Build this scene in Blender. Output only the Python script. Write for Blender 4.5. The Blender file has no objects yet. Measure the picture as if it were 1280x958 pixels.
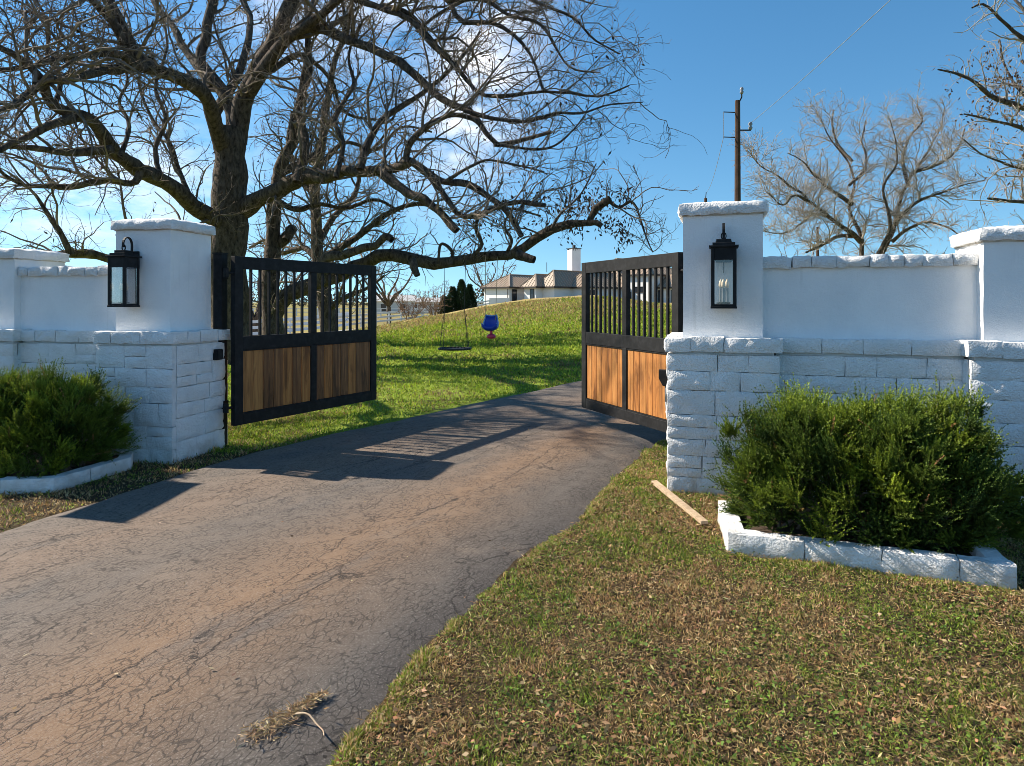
import bpy, bmesh, math, random
import numpy as np
from mathutils import Vector, Matrix
random.seed(7)
rng = np.random.default_rng(7)
C = bpy.context.scene.collection
S = bpy.context.scene

# ------------------------------------------------------------------ camera, sky, sun, exposure
F, HX, HY, CAMZ = 853.3, 640.0, 378.0, 1.5
cam = bpy.data.cameras.new('camera'); co = bpy.data.objects.new('camera', cam); C.objects.link(co)
co.location = (0, 0, CAMZ); co.rotation_euler = (math.pi/2, 0, 0)
cam.lens = 24; cam.sensor_width = 36; cam.sensor_fit = 'HORIZONTAL'
cam.shift_y = -101/1280; cam.clip_start = 0.05; cam.clip_end = 9000
S.camera = co
S.view_settings.view_transform = 'Standard'; S.view_settings.look = 'None'
S.view_settings.exposure = 1.12; S.view_settings.gamma = 1.0
S.render.engine = 'CYCLES'
S.cycles.use_denoising = True; S.cycles.denoising_prefilter = 'ACCURATE'; S.cycles.filter_width = 0.85
S.cycles.max_bounces = 6; S.cycles.diffuse_bounces = 3; S.cycles.transparent_max_bounces = 12

EL = math.radians(39.5)
sh = Vector((-0.945, 0.327, 0)).normalized()
SUN = Vector((sh.x*math.cos(EL), sh.y*math.cos(EL), math.sin(EL)))
sl = bpy.data.lights.new('sun', 'SUN'); sl.energy = 4.3; sl.angle = math.radians(0.53); sl.color = (1.0, 0.90, 0.76)
so = bpy.data.objects.new('sun', sl); C.objects.link(so)
so.rotation_euler = SUN.to_track_quat('Z', 'Y').to_euler()

world = bpy.data.worlds.new('World'); S.world = world; world.use_nodes = True
nt = world.node_tree; N = nt.nodes; LK = nt.links
for n in list(N): N.remove(n)
def nd(tree, typ, **kw):
    n = tree.nodes.new(typ)
    for k, v in kw.items():
        if hasattr(n, k) and k not in n.inputs: setattr(n, k, v)
        else: n.inputs[k].default_value = v
    return n
wo = N.new('ShaderNodeOutputWorld'); bg = N.new('ShaderNodeBackground'); sky = N.new('ShaderNodeTexSky')
sky.sky_type = 'NISHITA'; sky.sun_disc = False
sky.sun_elevation = EL; sky.sun_rotation = math.atan2(SUN.x, SUN.y) % (2*math.pi)
sky.altitude = 100; sky.air_density = 1.0; sky.dust_density = 0.0; sky.ozone_density = 3.2
bg.inputs['Strength'].default_value = 0.088
tc = N.new('ShaderNodeTexCoord'); sp = N.new('ShaderNodeSeparateXYZ'); LK.new(tc.outputs['Generated'], sp.inputs[0])
def sky_vec():
    z2 = wm('ADD', wm('MULTIPLY', wm('MAXIMUM', sp.outputs[2], 0.0), 0.92), 0.105); cv = N.new('ShaderNodeCombineXYZ')
    LK.new(sp.outputs[0], cv.inputs[0]); LK.new(sp.outputs[1], cv.inputs[1]); LK.new(z2, cv.inputs[2])
    nm = N.new('ShaderNodeVectorMath'); nm.operation = 'NORMALIZE'; LK.new(cv.outputs[0], nm.inputs[0]); LK.new(nm.outputs[0], sky.inputs['Vector'])
def wm(op, a, b=None, c=None, clamp=False):
    m = N.new('ShaderNodeMath'); m.operation = op; m.use_clamp = clamp
    for i, v in enumerate((a, b, c)):
        if v is None: continue
        if isinstance(v, (int, float)): m.inputs[i].default_value = v
        else: LK.new(v, m.inputs[i])
    return m.outputs[0]
sky_vec()
az = wm('ARCTAN2', sp.outputs[0], sp.outputs[1]); elv = wm('ARCSINE', sp.outputs[2])
def blob(a0, e0, ra, re, rot=0.0):
    da = wm('SUBTRACT', az, a0); de = wm('SUBTRACT', elv, e0)
    c, s = math.cos(rot), math.sin(rot)
    p = wm('ADD', wm('MULTIPLY', da, c/ra), wm('MULTIPLY', de, s/ra))
    q = wm('ADD', wm('MULTIPLY', da, -s/re), wm('MULTIPLY', de, c/re))
    r2 = wm('ADD', wm('MULTIPLY', p, p), wm('MULTIPLY', q, q))
    return wm('POWER', 2.718, wm('MULTIPLY', r2, -1.0))
def cnoise(sx, sz, scale, detail=6, seed=0.0):
    cv = N.new('ShaderNodeCombineXYZ')
    LK.new(wm('MULTIPLY', az, sx), cv.inputs[0]); LK.new(wm('MULTIPLY', elv, sz), cv.inputs[1]); cv.inputs[2].default_value = seed
    n = N.new('ShaderNodeTexNoise'); n.inputs['Scale'].default_value = scale; n.inputs['Detail'].default_value = detail
    n.inputs['Roughness'].default_value = 0.62; LK.new(cv.outputs[0], n.inputs['Vector']); return n.outputs[0]
msk = wm('ADD', wm('MULTIPLY', blob(-0.055, 0.31, 0.075, 0.13, -0.35), 1.0),
         wm('ADD', wm('MULTIPLY', blob(-0.56, 0.14, 0.20, 0.085, 0.12), 0.58), wm('MULTIPLY', blob(-0.25, 0.40, 0.13, 0.07, 0.2), 0.6)))
msk = wm('ADD', msk, wm('MULTIPLY', blob(-2.2, 0.3, 0.6, 0.2), 0.6))
cn = cnoise(1.0, 2.2, 9.0); cn2 = cnoise(1.0, 2.6, 30.0, 5, 4.0)
den = wm('MULTIPLY', msk, wm('ADD', wm('MULTIPLY', wm('SUBTRACT', cn, 0.33), 4.2), wm('MULTIPLY', wm('SUBTRACT', cn2, 0.5), 1.1)), None, True)
den = wm('MULTIPLY', den, 0.85, None, True)
mixc = N.new('ShaderNodeMix'); mixc.data_type = 'RGBA'
LK.new(den, mixc.inputs[0]); LK.new(sky.outputs[0], mixc.inputs[6]); mixc.inputs[7].default_value = (7.2, 7.2, 7.3, 1)
hs = N.new('ShaderNodeHueSaturation'); hs.inputs['Saturation'].default_value = 1.24
LK.new(sky.outputs[0], hs.inputs['Color']); wb = N.new('ShaderNodeMix'); wb.data_type = 'RGBA'; wb.blend_type = 'MULTIPLY'; wb.inputs[0].default_value = 1.0; wb.inputs[7].default_value = (1.03, 1.03, 0.90, 1)
LK.new(hs.outputs[0], wb.inputs[6]); LK.new(wb.outputs[2], mixc.inputs[6])
LK.new(mixc.outputs[2], bg.inputs['Color']); LK.new(bg.outputs[0], wo.inputs['Surface'])

# ------------------------------------------------------------------ numeric helpers
def at(px, py, D): return np.array([(px-HX)*D/F, D, CAMZ-(py-HY)*D/F])
def sm(a, b, x):
    t = np.clip((np.asarray(x, float)-a)/(b-a), 0, 1); return t*t*(3-2*t)
def _hash(ix, iy, iz, s):
    h = (ix.astype(np.int64)*374761393 + iy.astype(np.int64)*668265263 + iz.astype(np.int64)*2147483647 + s*974634777) & 0x7fffffff
    h = ((h ^ (h >> 13))*1274126177) & 0x7fffffff
    h = ((h ^ (h >> 16))*668265263) & 0x7fffffff
    return (h & 0xffff)/65535.0
def vn(p, s=0):
    p = np.asarray(p, float); i = np.floor(p); f = p-i; f = f*f*(3-2*f); i = i.astype(np.int64)
    r = 0
    for dx in (0, 1):
        for dy in (0, 1):
            for dz in (0, 1):
                w = (f[..., 0] if dx else 1-f[..., 0])*(f[..., 1] if dy else 1-f[..., 1])*(f[..., 2] if dz else 1-f[..., 2])
                r = r + w*_hash(i[..., 0]+dx, i[..., 1]+dy, i[..., 2]+dz, s)
    return r*2-1
def fbm(p, s=0, o=3):
    p = np.asarray(p, float); a, r = 1.0, 0
    for k in range(o): r = r + a*vn(p*2**k, s+k); a *= 0.5
    return r
def vv(p, s=0): return np.stack([vn(p, s), vn(p, s+11), vn(p, s+23)], -1)
def unit(v): return v/np.maximum(np.linalg.norm(v, axis=-1, keepdims=True), 1e-9)

def H(x, y):
    x = np.asarray(x, float); y = np.asarray(y, float)
    p1 = np.interp(x, [-80, -14, -9, -6.5, -5, -3.5, -1.4, 1, 3.9, 7, 14, 30, 80], [-.9, -.6, -.1, .3, .6, .9, 1.3, 1.66, 1.86, 1.45, 1.2, 1.1, 1.0])
    p2 = np.interp(x, [-300, -14, -8, -5, -3, 0, 5, 100, 400], [-1., -.9, -.2, .2, .6, 1.1, 1.4, 1.4, 0])
    t = sm(36, 72, y); r = sm(9.3, 34, y)*(1-0.75*sm(160, 600, y))
    return r*(p1*(1-t)+p2*t)

# ------------------------------------------------------------------ object helpers
def tag(o, label=None, cat=None, group=None, kind=None):
    if label: o['label'] = label
    if cat: o['category'] = cat
    if group: o['group'] = group
    if kind: o['kind'] = kind
    return o
def thing(name, label, cat, loc=(0, 0, 0), rz=0.0, group=None):
    o = bpy.data.objects.new(name, None); o.empty_display_size = 0.1; C.objects.link(o)
    o.location = loc; o.rotation_euler = (0, 0, rz)
    return tag(o, label, cat, group)
def mesh_np(name, V, Q=None, T=None, mat=None, smooth=False, col=None, uv=None):
    me = bpy.data.meshes.new(name); V = np.asarray(V, np.float32).reshape(-1, 3)
    nq = 0 if Q is None else len(Q); ntr = 0 if T is None else len(T)
    idx = np.concatenate([np.asarray(Q, np.int32).reshape(-1) if nq else np.zeros(0, np.int32), np.asarray(T, np.int32).reshape(-1) if ntr else np.zeros(0, np.int32)])
    st = np.concatenate([np.arange(nq)*4, nq*4+np.arange(ntr)*3]).astype(np.int32)
    me.vertices.add(len(V)); me.vertices.foreach_set('co', V.reshape(-1))
    me.loops.add(len(idx)); me.loops.foreach_set('vertex_index', idx)
    me.polygons.add(nq+ntr); me.polygons.foreach_set('loop_start', st)
    me.update(calc_edges=True)
    if smooth: me.polygons.foreach_set('use_smooth', np.ones(nq+ntr, bool))
    if col is not None:
        a = me.color_attributes.new('Col', 'FLOAT_COLOR', 'POINT')
        c4 = np.ones((len(V), 4), np.float32); c4[:, :3] = col; a.data.foreach_set('color', c4.reshape(-1))
    if uv is not None:
        l = me.uv_layers.new(name='UVMap'); l.data.foreach_set('uv', np.asarray(uv, np.float32)[idx].reshape(-1))
    if mat: me.materials.append(mat)
    me.validate()
    return me
def link(name, me, parent=None, loc=None, rot=None):
    o = bpy.data.objects.new(name, me); C.objects.link(o)
    if parent: o.parent = parent
    if loc is not None: o.location = loc
    if rot is not None: o.rotation_euler = rot
    return o
class MB:
    def __init__(s): s.v = []; s.f = []
    def add(s, vs, fs):
        b = len(s.v); s.v += [tuple(map(float, v)) for v in vs]; s.f += [tuple(b+i for i in f) for f in fs]; return s
    def box(s, c, d, rz=0.0, M=None):
        x, y, z = d[0]/2, d[1]/2, d[2]/2
        vs = [Vector((sx*x, sy*y, sz*z)) for sx in (-1, 1) for sy in (-1, 1) for sz in (-1, 1)]
        if rz: R = Matrix.Rotation(rz, 3, 'Z'); vs = [R @ v for v in vs]
        vs = [v+Vector(c) for v in vs]
        if M: vs = [M @ v for v in vs]
        return s.add(vs, [(0, 1, 3, 2), (4, 6, 7, 5), (0, 4, 5, 1), (2, 3, 7, 6), (0, 2, 6, 4), (1, 5, 7, 3)])
    def bar(s, a, b, w, h=None, n=4):
        h = h or w; a = Vector(a); b = Vector(b); t = (b-a).normalized()
        u = t.cross(Vector((0, 0, 1))); u = Vector((1, 0, 0)) if u.length < 1e-4 else u.normalized(); q = u.cross(t)
        vs = []
        for p in (a, b):
            for k in range(n):
                an = 2*math.pi*(k+0.5)/n; r = 0.5/math.cos(math.pi/n) if n == 4 else 0.5
                vs.append(p+u*(w*r*math.cos(an))+q*(h*r*math.sin(an)))
        return s.add(vs, [tuple(range(n-1, -1, -1)), tuple(range(n, 2*n))]+[(k, (k+1) % n, n+(k+1) % n, n+k) for k in range(n)])
    def lathe(s, prof, c=(0, 0, 0), n=12):
        vs = []; fs = []
        for r, z in prof:
            for k in range(n): a = 2*math.pi*k/n; vs.append((c[0]+r*math.cos(a), c[1]+r*math.sin(a), c[2]+z))
        m = len(prof)
        for i in range(m-1):
            for k in range(n): fs.append((i*n+k, i*n+(k+1) % n, (i+1)*n+(k+1) % n, (i+1)*n+k))
        fs.append(tuple(range(n-1, -1, -1))); fs.append(tuple((m-1)*n+k for k in range(n)))
        return s.add(vs, fs)
    def build(s, name, mat, parent=None, loc=None, rot=None, bevel=0.0, smooth=False):
        me = bpy.data.meshes.new(name); me.from_pydata(s.v, [], s.f)
        if bevel:
            bm = bmesh.new(); bm.from_mesh(me)
            bmesh.ops.bevel(bm, geom=[e for e in bm.edges], offset=bevel, segments=2, affect='EDGES', profile=0.5)
            bm.to_mesh(me); bm.free()
        if smooth: me.polygons.foreach_set('use_smooth', [True]*len(me.polygons))
        me.materials.append(mat); me.update()
        return link(name, me, parent, loc, rot)

# ------------------------------------------------------------------ materials
def mat(name, rough=0.8, base=(0.5, 0.5, 0.5), spec=0.5, metal=0.0):
    m = bpy.data.materials.new(name); m.use_nodes = True
    b = m.node_tree.nodes['Principled BSDF']; b.inputs['Base Color'].default_value = (*base, 1)
    b.inputs['Roughness'].default_value = rough; b.inputs['Specular IOR Level'].default_value = spec; b.inputs['Metallic'].default_value = metal
    return m, m.node_tree, b
class G:
    """small node-graph helper"""
    def __init__(s, tree): s.t = tree
    def n(s, typ, **kw): return nd(s.t, typ, **kw)
    def l(s, a, b): s.t.links.new(a, b)
    def coord(s, kind='Object'): return s.n('ShaderNodeTexCoord').outputs[kind]
    def pos(s): return s.n('ShaderNodeNewGeometry').outputs['Position']
    def mapv(s, v, scale=(1, 1, 1), loc=(0, 0, 0)):
        m = s.n('ShaderNodeMapping'); s.l(v, m.inputs[0]); m.inputs['Scale'].default_value = scale; m.inputs['Location'].default_value = loc; return m.outputs[0]
    def noise(s, v, scale=5, detail=4, rough=0.55, dist=0.0, out=0):
        n = s.n('ShaderNodeTexNoise'); s.l(v, n.inputs['Vector']); n.inputs['Scale'].default_value = scale; n.inputs['Detail'].default_value = detail
        n.inputs['Roughness'].default_value = rough; n.inputs['Distortion'].default_value = dist; return n.outputs[out]
    def vor(s, v, scale=5, feat='F1', out='Distance'):
        n = s.n('ShaderNodeTexVoronoi'); n.feature = feat; s.l(v, n.inputs['Vector']); n.inputs['Scale'].default_value = scale; return n.outputs[out]
    def ramp(s, v, stops):
        r = s.n('ShaderNodeValToRGB'); e = r.color_ramp.elements
        while len(e) < len(stops): e.new(0.5)
        for k, (p, c) in enumerate(stops):
            e[k].position = p; e[k].color = (*c, 1) if len(c) == 3 else c
        s.l(v, r.inputs[0]); return r.outputs[0]
    def mix(s, f, a, b, mode='MIX'):
        m = s.n('ShaderNodeMix'); m.data_type = 'RGBA'; m.blend_type = mode
        for i, v in ((0, f), (6, a), (7, b)):
            if isinstance(v, (int, float)): m.inputs[i].default_value = v
            elif isinstance(v, tuple): m.inputs[i].default_value = (*v, 1)
            else: s.l(v, m.inputs[i])
        return m.outputs[2]
    def m(s, op, a, b=None, clamp=False):
        m = s.n('ShaderNodeMath'); m.operation = op; m.use_clamp = clamp
        for i, v in enumerate((a, b)):
            if v is None: continue
            if isinstance(v, (int, float)): m.inputs[i].default_value = v
            else: s.l(v, m.inputs[i])
        return m.outputs[0]
    def step(s, v, a, b):
        m = s.n('ShaderNodeMapRange'); m.interpolation_type = 'SMOOTHSTEP'; s.l(v, m.inputs[0])
        m.inputs[1].default_value = a; m.inputs[2].default_value = b; return m.outputs[0]
    def bump(s, bsdf, h, strength=0.3, dist=0.01):
        b = s.n('ShaderNodeBump'); b.inputs['Strength'].default_value = strength; b.inputs['Distance'].default_value = dist
        s.l(h, b.inputs['Height']); s.l(b.outputs[0], bsdf.inputs['Normal'])
M = {}
def painted(name, c1, c2, s1, s2, bs, bd, dirt=True):
    m, t, b = mat(name, 0.72, spec=0.3); g = G(t); P = g.pos()
    col = g.mix(g.step(g.noise(P, s1, 5), 0.35, 0.7), c1, c2)
    if dirt:
        z = g.n('ShaderNodeSeparateXYZ'); g.l(P, z.inputs[0])
        low = g.m('MULTIPLY', g.step(g.m('ADD', z.outputs[2], g.m('MULTIPLY', g.noise(P, 7, 4), 0.5)), 0.42, 0.2), 0.55)
        col = g.mix(low, col, (0.42, 0.36, 0.29))
        sp_ = g.step(g.noise(P, 23, 4, 0.7), 0.66, 0.76); col = g.mix(g.m('MULTIPLY', sp_, 0.35), col, (0.40, 0.37, 0.33))
    if not dirt:
        stk = g.noise(g.mapv(P, (26, 26, 1.1)), 1.0, 5, 0.6); blt = g.noise(P, 1.7, 4)
        col = g.mix(g.m('MULTIPLY', g.m('MULTIPLY', g.step(stk, 0.54, 0.74), g.step(blt, 0.42, 0.66)), 0.28), col, (0.50, 0.49, 0.46))
        col = g.mix(g.m('MULTIPLY', g.step(g.noise(P, 60, 3, 0.7), 0.69, 0.76), 0.4), col, (0.45, 0.43, 0.40))
    g.l(col, b.inputs['Base Color'])
    h = g.m('ADD', g.noise(P, s2, 6, 0.65), g.m('MULTIPLY', g.noise(P, s2*4, 3), 0.35))
    g.bump(b, h, bs, bd); return m
M['stone'] = painted('painted_stone', (0.87, 0.865, 0.85), (0.77, 0.77, 0.76), 4, 20, 1.0, 0.022)
M['stucco'] = painted('painted_stucco', (0.88, 0.875, 0.86), (0.80, 0.80, 0.795), 2.5, 30, 0.6, 0.009, False)
M['mortar'] = painted('painted_mortar', (0.80, 0.80, 0.79), (0.68, 0.68, 0.67), 5, 40, 0.5, 0.008)
M['grime'] = painted('grimy_joint', (0.62, 0.58, 0.51), (0.40, 0.34, 0.27), 9, 30, 0.5, 0.006, False)
def metal(name, c, r):
    m, t, b = mat(name, r, c, 0.28); g = G(t); P = g.pos()
    g.l(g.mix(g.step(g.noise(P, 14, 5), 0.4, 0.75), c, tuple(x*1.9+0.004 for x in c)), b.inputs['Base Color'])
    g.l(g.m('ADD', g.m('MULTIPLY', g.noise(P, 22, 4), 0.3), r-0.12), b.inputs['Roughness']); return m
M['black'] = metal('black_metal', (0.008, 0.008, 0.0085), 0.62)
M['steel'] = metal('grey_steel', (0.16, 0.17, 0.18), 0.45)
def wood(name, c1, c2, c3):
    m, t, b = mat(name, 0.55, spec=0.35); g = G(t); P = g.coord('Object')
    inf = g.n('ShaderNodeObjectInfo'); off = g.n('ShaderNodeVectorMath'); off.operation = 'ADD'; g.l(P, off.inputs[0])
    cv = g.n('ShaderNodeCombineXYZ'); g.l(g.m('MULTIPLY', inf.outputs['Random'], 37.0), cv.inputs[0]); g.l(cv.outputs[0], off.inputs[1]); P = off.outputs[0]
    gr = g.noise(g.mapv(P, (34, 34, 1.6)), 1.0, 6, 0.6, 0.6); bl = g.noise(g.mapv(P, (11, 11, 2.2)), 1.0, 5, 0.6, 0.5)
    col = g.ramp(gr, [(0.25, c1), (0.5, c2), (0.75, c3)]); col = g.mix(g.m('MULTIPLY', g.step(bl, 0.48, 0.68), 0.8), col, c1)
    g.l(col, b.inputs['Base Color']); g.bump(b, gr, 0.25, 0.004); return m
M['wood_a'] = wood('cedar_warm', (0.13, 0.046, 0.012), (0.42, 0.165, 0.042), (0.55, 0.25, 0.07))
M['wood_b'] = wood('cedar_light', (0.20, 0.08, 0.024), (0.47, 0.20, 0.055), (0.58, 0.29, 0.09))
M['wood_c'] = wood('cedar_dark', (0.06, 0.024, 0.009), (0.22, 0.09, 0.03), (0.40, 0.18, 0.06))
M['wood_raw'] = wood('raw_pine', (0.30, 0.21, 0.13), (0.46, 0.34, 0.22), (0.58, 0.45, 0.31))
def bark(name, c1, c2, sc, bd=0.03):
    m, t, b = mat(name, 0.9, spec=0.2); g = G(t); P = g.pos()
    n = g.noise(g.mapv(P, (sc, sc, sc*0.45)), 1.0, 6, 0.65, 0.4)
    col = g.ramp(n, [(0.32, c1), (0.62, c2)]); g.l(col, b.inputs['Base Color']); g.bump(b, n, 0.9, bd); return m
M['bark'] = bark('tree_bark', (0.022, 0.016, 0.012), (0.15, 0.116, 0.088), 14, 0.09)
M['twig'] = bark('twig_bark', (0.075, 0.057, 0.044), (0.26, 0.205, 0.155), 4, 0.01)
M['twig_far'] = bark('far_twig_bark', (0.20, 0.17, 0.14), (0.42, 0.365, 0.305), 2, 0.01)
M['myrtle'] = bark('brown_twig_bark', (0.13, 0.085, 0.055), (0.24, 0.16, 0.10), 2, 0.01)
def colmat(name, rough=0.7, trans=0.3, spec=0.25):
    m, t, b = mat(name, rough, spec=spec); g = G(t); a = g.n('ShaderNodeAttribute'); a.attribute_name = 'Col'
    g.l(a.outputs['Color'], b.inputs['Base Color'])
    tr = g.n('ShaderNodeBsdfTranslucent'); g.l(a.outputs['Color'], tr.inputs[0]); mx = g.n('ShaderNodeMixShader'); mx.inputs[0].default_value = trans
    g.l(b.outputs[0], mx.inputs[1]); g.l(tr.outputs[0], mx.inputs[2]); g.l(mx.outputs[0], t.nodes['Material Output'].inputs['Surface']); return m
M['grass'] = colmat('grass_blades', 0.65, 0.35); M['foliage'] = colmat('juniper_foliage', 0.6, 0.25); M['deadleaf'] = colmat('dead_leaves', 0.8, 0.15)

# ground: lawn near, dry grass on the crest, pale fields beyond
m, t, b = mat('ground_soil_and_grass', 0.95, spec=0.1); g = G(t); P = g.pos()
xyz = g.n('ShaderNodeSeparateXYZ'); g.l(P, xyz.inputs[0]); Yc = xyz.outputs[1]; Xc = xyz.outputs[0]
n1 = g.noise(P, 1.1, 5); n2 = g.noise(P, 9, 5, 0.65); n3 = g.noise(P, 60, 3)
near = g.ramp(g.m('ADD', g.m('MULTIPLY', n1, 0.5), g.m('MULTIPLY', n2, 0.5)), [(0.38, (0.04, 0.027, 0.015)), (0.52, (0.075, 0.052, 0.028)), (0.64, (0.06, 0.065, 0.02))])
lawn = g.ramp(g.m('ADD', g.m('MULTIPLY', n1, 0.45), g.m('MULTIPLY', n2, 0.55)), [(0.36, (0.20, 0.20, 0.05)), (0.5, (0.20, 0.27, 0.035)), (0.66, (0.27, 0.33, 0.05))])
dry = g.ramp(g.m('ADD', g.m('MULTIPLY', g.noise(P, 0.5, 5), 0.5), g.m('MULTIPLY', n2, 0.5)), [(0.38, (0.30, 0.21, 0.09)), (0.52, (0.38, 0.285, 0.115)), (0.64, (0.28, 0.29, 0.08))])
fld = g.ramp(g.noise(g.mapv(P, (0.02, 0.06, 1)), 1.0, 5), [(0.35, (0.22, 0.17, 0.07)), (0.55, (0.26, 0.23, 0.08)), (0.7, (0.13, 0.16, 0.05))])
wob = g.m('MULTIPLY', g.m('SUBTRACT', g.noise(P, 0.35, 4), 0.5), 7.0)
yy = g.m('ADD', Yc, wob)
# the green lawn climbs higher on the right than on the left
yy = g.m('SUBTRACT', yy, g.m('MULTIPLY', Xc, 0.35))
col = g.mix(g.step(Yc, 6.6, 7.6), near, lawn); col = g.mix(g.step(yy, 22.5, 30), col, dry); col = g.mix(g.step(Yc, 42, 60), col, fld)
col = g.mix(g.m('MULTIPLY', g.m('MULTIPLY', n3, 0.35), g.step(Yc, 12, 7)), col, (0.03, 0.025, 0.012)); g.l(col, b.inputs['Base Color'])
g.bump(b, g.m('ADD', n2, g.m('MULTIPLY', n3, 0.6)), 0.8, 0.03); M['ground'] = m

# asphalt: u = metres from the right-hand edge, v = metres along the drive
m, t, b = mat('cracked_asphalt', 0.85, spec=0.3); g = G(t); UV = g.coord('UV'); P = g.pos()
us = g.n('ShaderNodeSeparateXYZ'); g.l(UV, us.inputs[0]); U = us.outputs[0]
wv = g.m('MULTIPLY', g.m('SUBTRACT', g.noise(g.mapv(UV, (0.7, 0.22, 1)), 1.0, 4), 0.5), 0.9)
Uw = g.m('ADD', U, wv)
band = g.ramp(g.m('MULTIPLY', Uw, 1/4.2), [(0.0, (0.078, 0.076, 0.077)), (0.08, (0.10, 0.094, 0.09)), (0.17, (0.165, 0.122, 0.088)), (0.25, (0.21, 0.148, 0.10)), (0.35, (0.16, 0.131, 0.108)),
    (0.44, (0.14, 0.127, 0.117)), (0.56, (0.165, 0.142, 0.123)), (0.68, (0.19, 0.15, 0.12)), (0.82, (0.155, 0.139, 0.126)), (1.0, (0.145, 0.134, 0.124))])
blot = g.noise(g.mapv(UV, (1.6, 0.5, 1)), 1.0, 6, 0.65)
band = g.mix(1.0, band, (0.97, 0.865, 0.765), 'MULTIPLY'); band = g.mix(g.step(blot, 0.5, 0.78), band, (0.098, 0.089, 0.082))
band = g.mix(g.m('MULTIPLY', g.step(g.noise(P, 2.3, 5, 0.6), 0.52, 0.75), 0.5), band, (0.215, 0.162, 0.12))
agg = g.noise(P, 120, 4, 0.8); band = g.mix(g.m('MULTIPLY', g.step(agg, 0.5, 0.72), 0.6), band, (0.32, 0.29, 0.26))
band = g.mix(g.m('MULTIPLY', g.step(agg, 0.48, 0.3), 0.65), band, (0.05, 0.047, 0.045))
spk = g.vor(P, 55, 'F1'); band = g.mix(g.m('MULTIPLY', g.step(spk, 0.13, 0.08), g.step(g.noise(P, 30, 2), 0.55, 0.62)), band, (0.30, 0.27, 0.23))
nv = g.n('ShaderNodeTexNoise'); g.l(UV, nv.inputs['Vector']); nv.inputs['Scale'].default_value = 5.0; nv.inputs['Detail'].default_value = 8; nv.inputs['Roughness'].default_value = 0.68
def warped(k, sc):
    a = g.n('ShaderNodeVectorMath'); a.operation = 'MULTIPLY_ADD'; g.l(nv.outputs['Color'], a.inputs[0]); a.inputs[1].default_value = (k, k*0.8, 0); g.l(g.mapv(UV, sc), a.inputs[2]); return a.outputs[0]
c1 = g.vor(warped(0.42, (2.2, 0.55, 1)), 0.9, 'DISTANCE_TO_EDGE'); c2 = g.vor(warped(0.5, (4.2, 1.3, 1)), 2.4, 'DISTANCE_TO_EDGE')
c3 = g.vor(warped(0.9, (15, 7, 1)), 2.4, 'DISTANCE_TO_EDGE')
k1 = g.m('MULTIPLY', g.step(c1, 0.006, 0.001), g.step(g.noise(g.mapv(UV, (1, .35, 1)), 1.3, 3), 0.42, 0.52))
k2 = g.m('MULTIPLY', g.step(c2, 0.014, 0.003), g.step(g.noise(g.mapv(UV, (1, .5, 1), (5, 2, 0)), 3.2, 5, 0.65), 0.49, 0.60))
k3 = g.m('MULTIPLY', g.m('MULTIPLY', g.step(c3, 0.07, 0.02), g.step(g.noise(UV, 5.0, 5, 0.65), 0.36, 0.52)), 0.72)
k = g.m('MAXIMUM', k1, g.m('MAXIMUM', g.m('MULTIPLY', k2, 0.8), k3))
g.l(g.mix(g.m('MULTIPLY', k, 0.88), band, (0.018, 0.015, 0.013)), b.inputs['Base Color'])
hgt = g.m('SUBTRACT', g.m('ADD', g.m('MULTIPLY', agg, 0.35), g.m('MULTIPLY', g.noise(P, 45, 4), 0.3)), g.m('MULTIPLY', k, 0.45)); g.bump(b, hgt, 0.9, 0.006); M['asphalt'] = m

M['soil'] = mat('planter_soil', 0.95, (0.055, 0.035, 0.02))[0]
m, t, b = mat('lantern_glass', 0.03, (1, 1, 1)); b.inputs['Transmission Weight'].default_value = 0.0
g = G(t); tr = g.n('ShaderNodeBsdfTransparent'); gl = g.n('ShaderNodeBsdfGlossy'); gl.inputs['Roughness'].default_value = 0.04
mx = g.n('ShaderNodeMixShader'); fr = g.n('ShaderNodeLayerWeight'); fr.inputs[0].default_value = 0.35
g.l(g.m('ADD', g.m('MULTIPLY', fr.outputs['Fresnel'], 0.5), 0.05), mx.inputs[0]); g.l(tr.outputs[0], mx.inputs[1]); g.l(gl.outputs[0], mx.inputs[2]); g.l(mx.outputs[0], t.nodes['Material Output'].inputs['Surface']); M['glass'] = m
M['cream'] = mat('cream_bulb', 0.35, (0.75, 0.62, 0.42))[0]
M['blue'] = mat('blue_plastic', 0.4, (0.01, 0.05, 0.42))[0]; M['paleblue'] = mat('pale_blue_plastic', 0.4, (0.20, 0.38, 0.75))[0]
M['pink'] = mat('red_pink_plastic', 0.4, (0.62, 0.04, 0.10))[0]; M['rubber'] = mat('black_rubber', 0.6, (0.015, 0.015, 0.016))[0]
M['rope'] = mat('dark_rope', 0.9, (0.05, 0.045, 0.04))[0]; M['yellowrope'] = mat('pale_rope', 0.9, (0.28, 0.22, 0.13))[0]
M['whitepaint'] = mat('white_fence_paint', 0.6, (0.72, 0.73, 0.74))[0]
M['housewall'] = painted('house_white_render', (0.78, 0.78, 0.78), (0.72, 0.72, 0.73), 0.4, 6, 0.2, 0.01, False)
def roofm(name, c):
    m, t, b = mat(name, 0.5, c, 0.4); g = G(t); P = g.pos(); g.l(g.mix(g.noise(P, 1.2, 4), c, tuple(x*1.25 for x in c)), b.inputs['Base Color']); return m
M['roof'] = roofm('brown_metal_roof', (0.25, 0.185, 0.13)); M['seam'] = roofm('roof_seam', (0.38, 0.30, 0.22)); M['fascia'] = roofm('dark_fascia', (0.035, 0.027, 0.022))
M['window'] = mat('dark_window', 0.12, (0.025, 0.03, 0.04))[0]
M['pole'] = bark('creosoted_pole', (0.045, 0.026, 0.018), (0.09, 0.052, 0.035), 6, 0.01)
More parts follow.
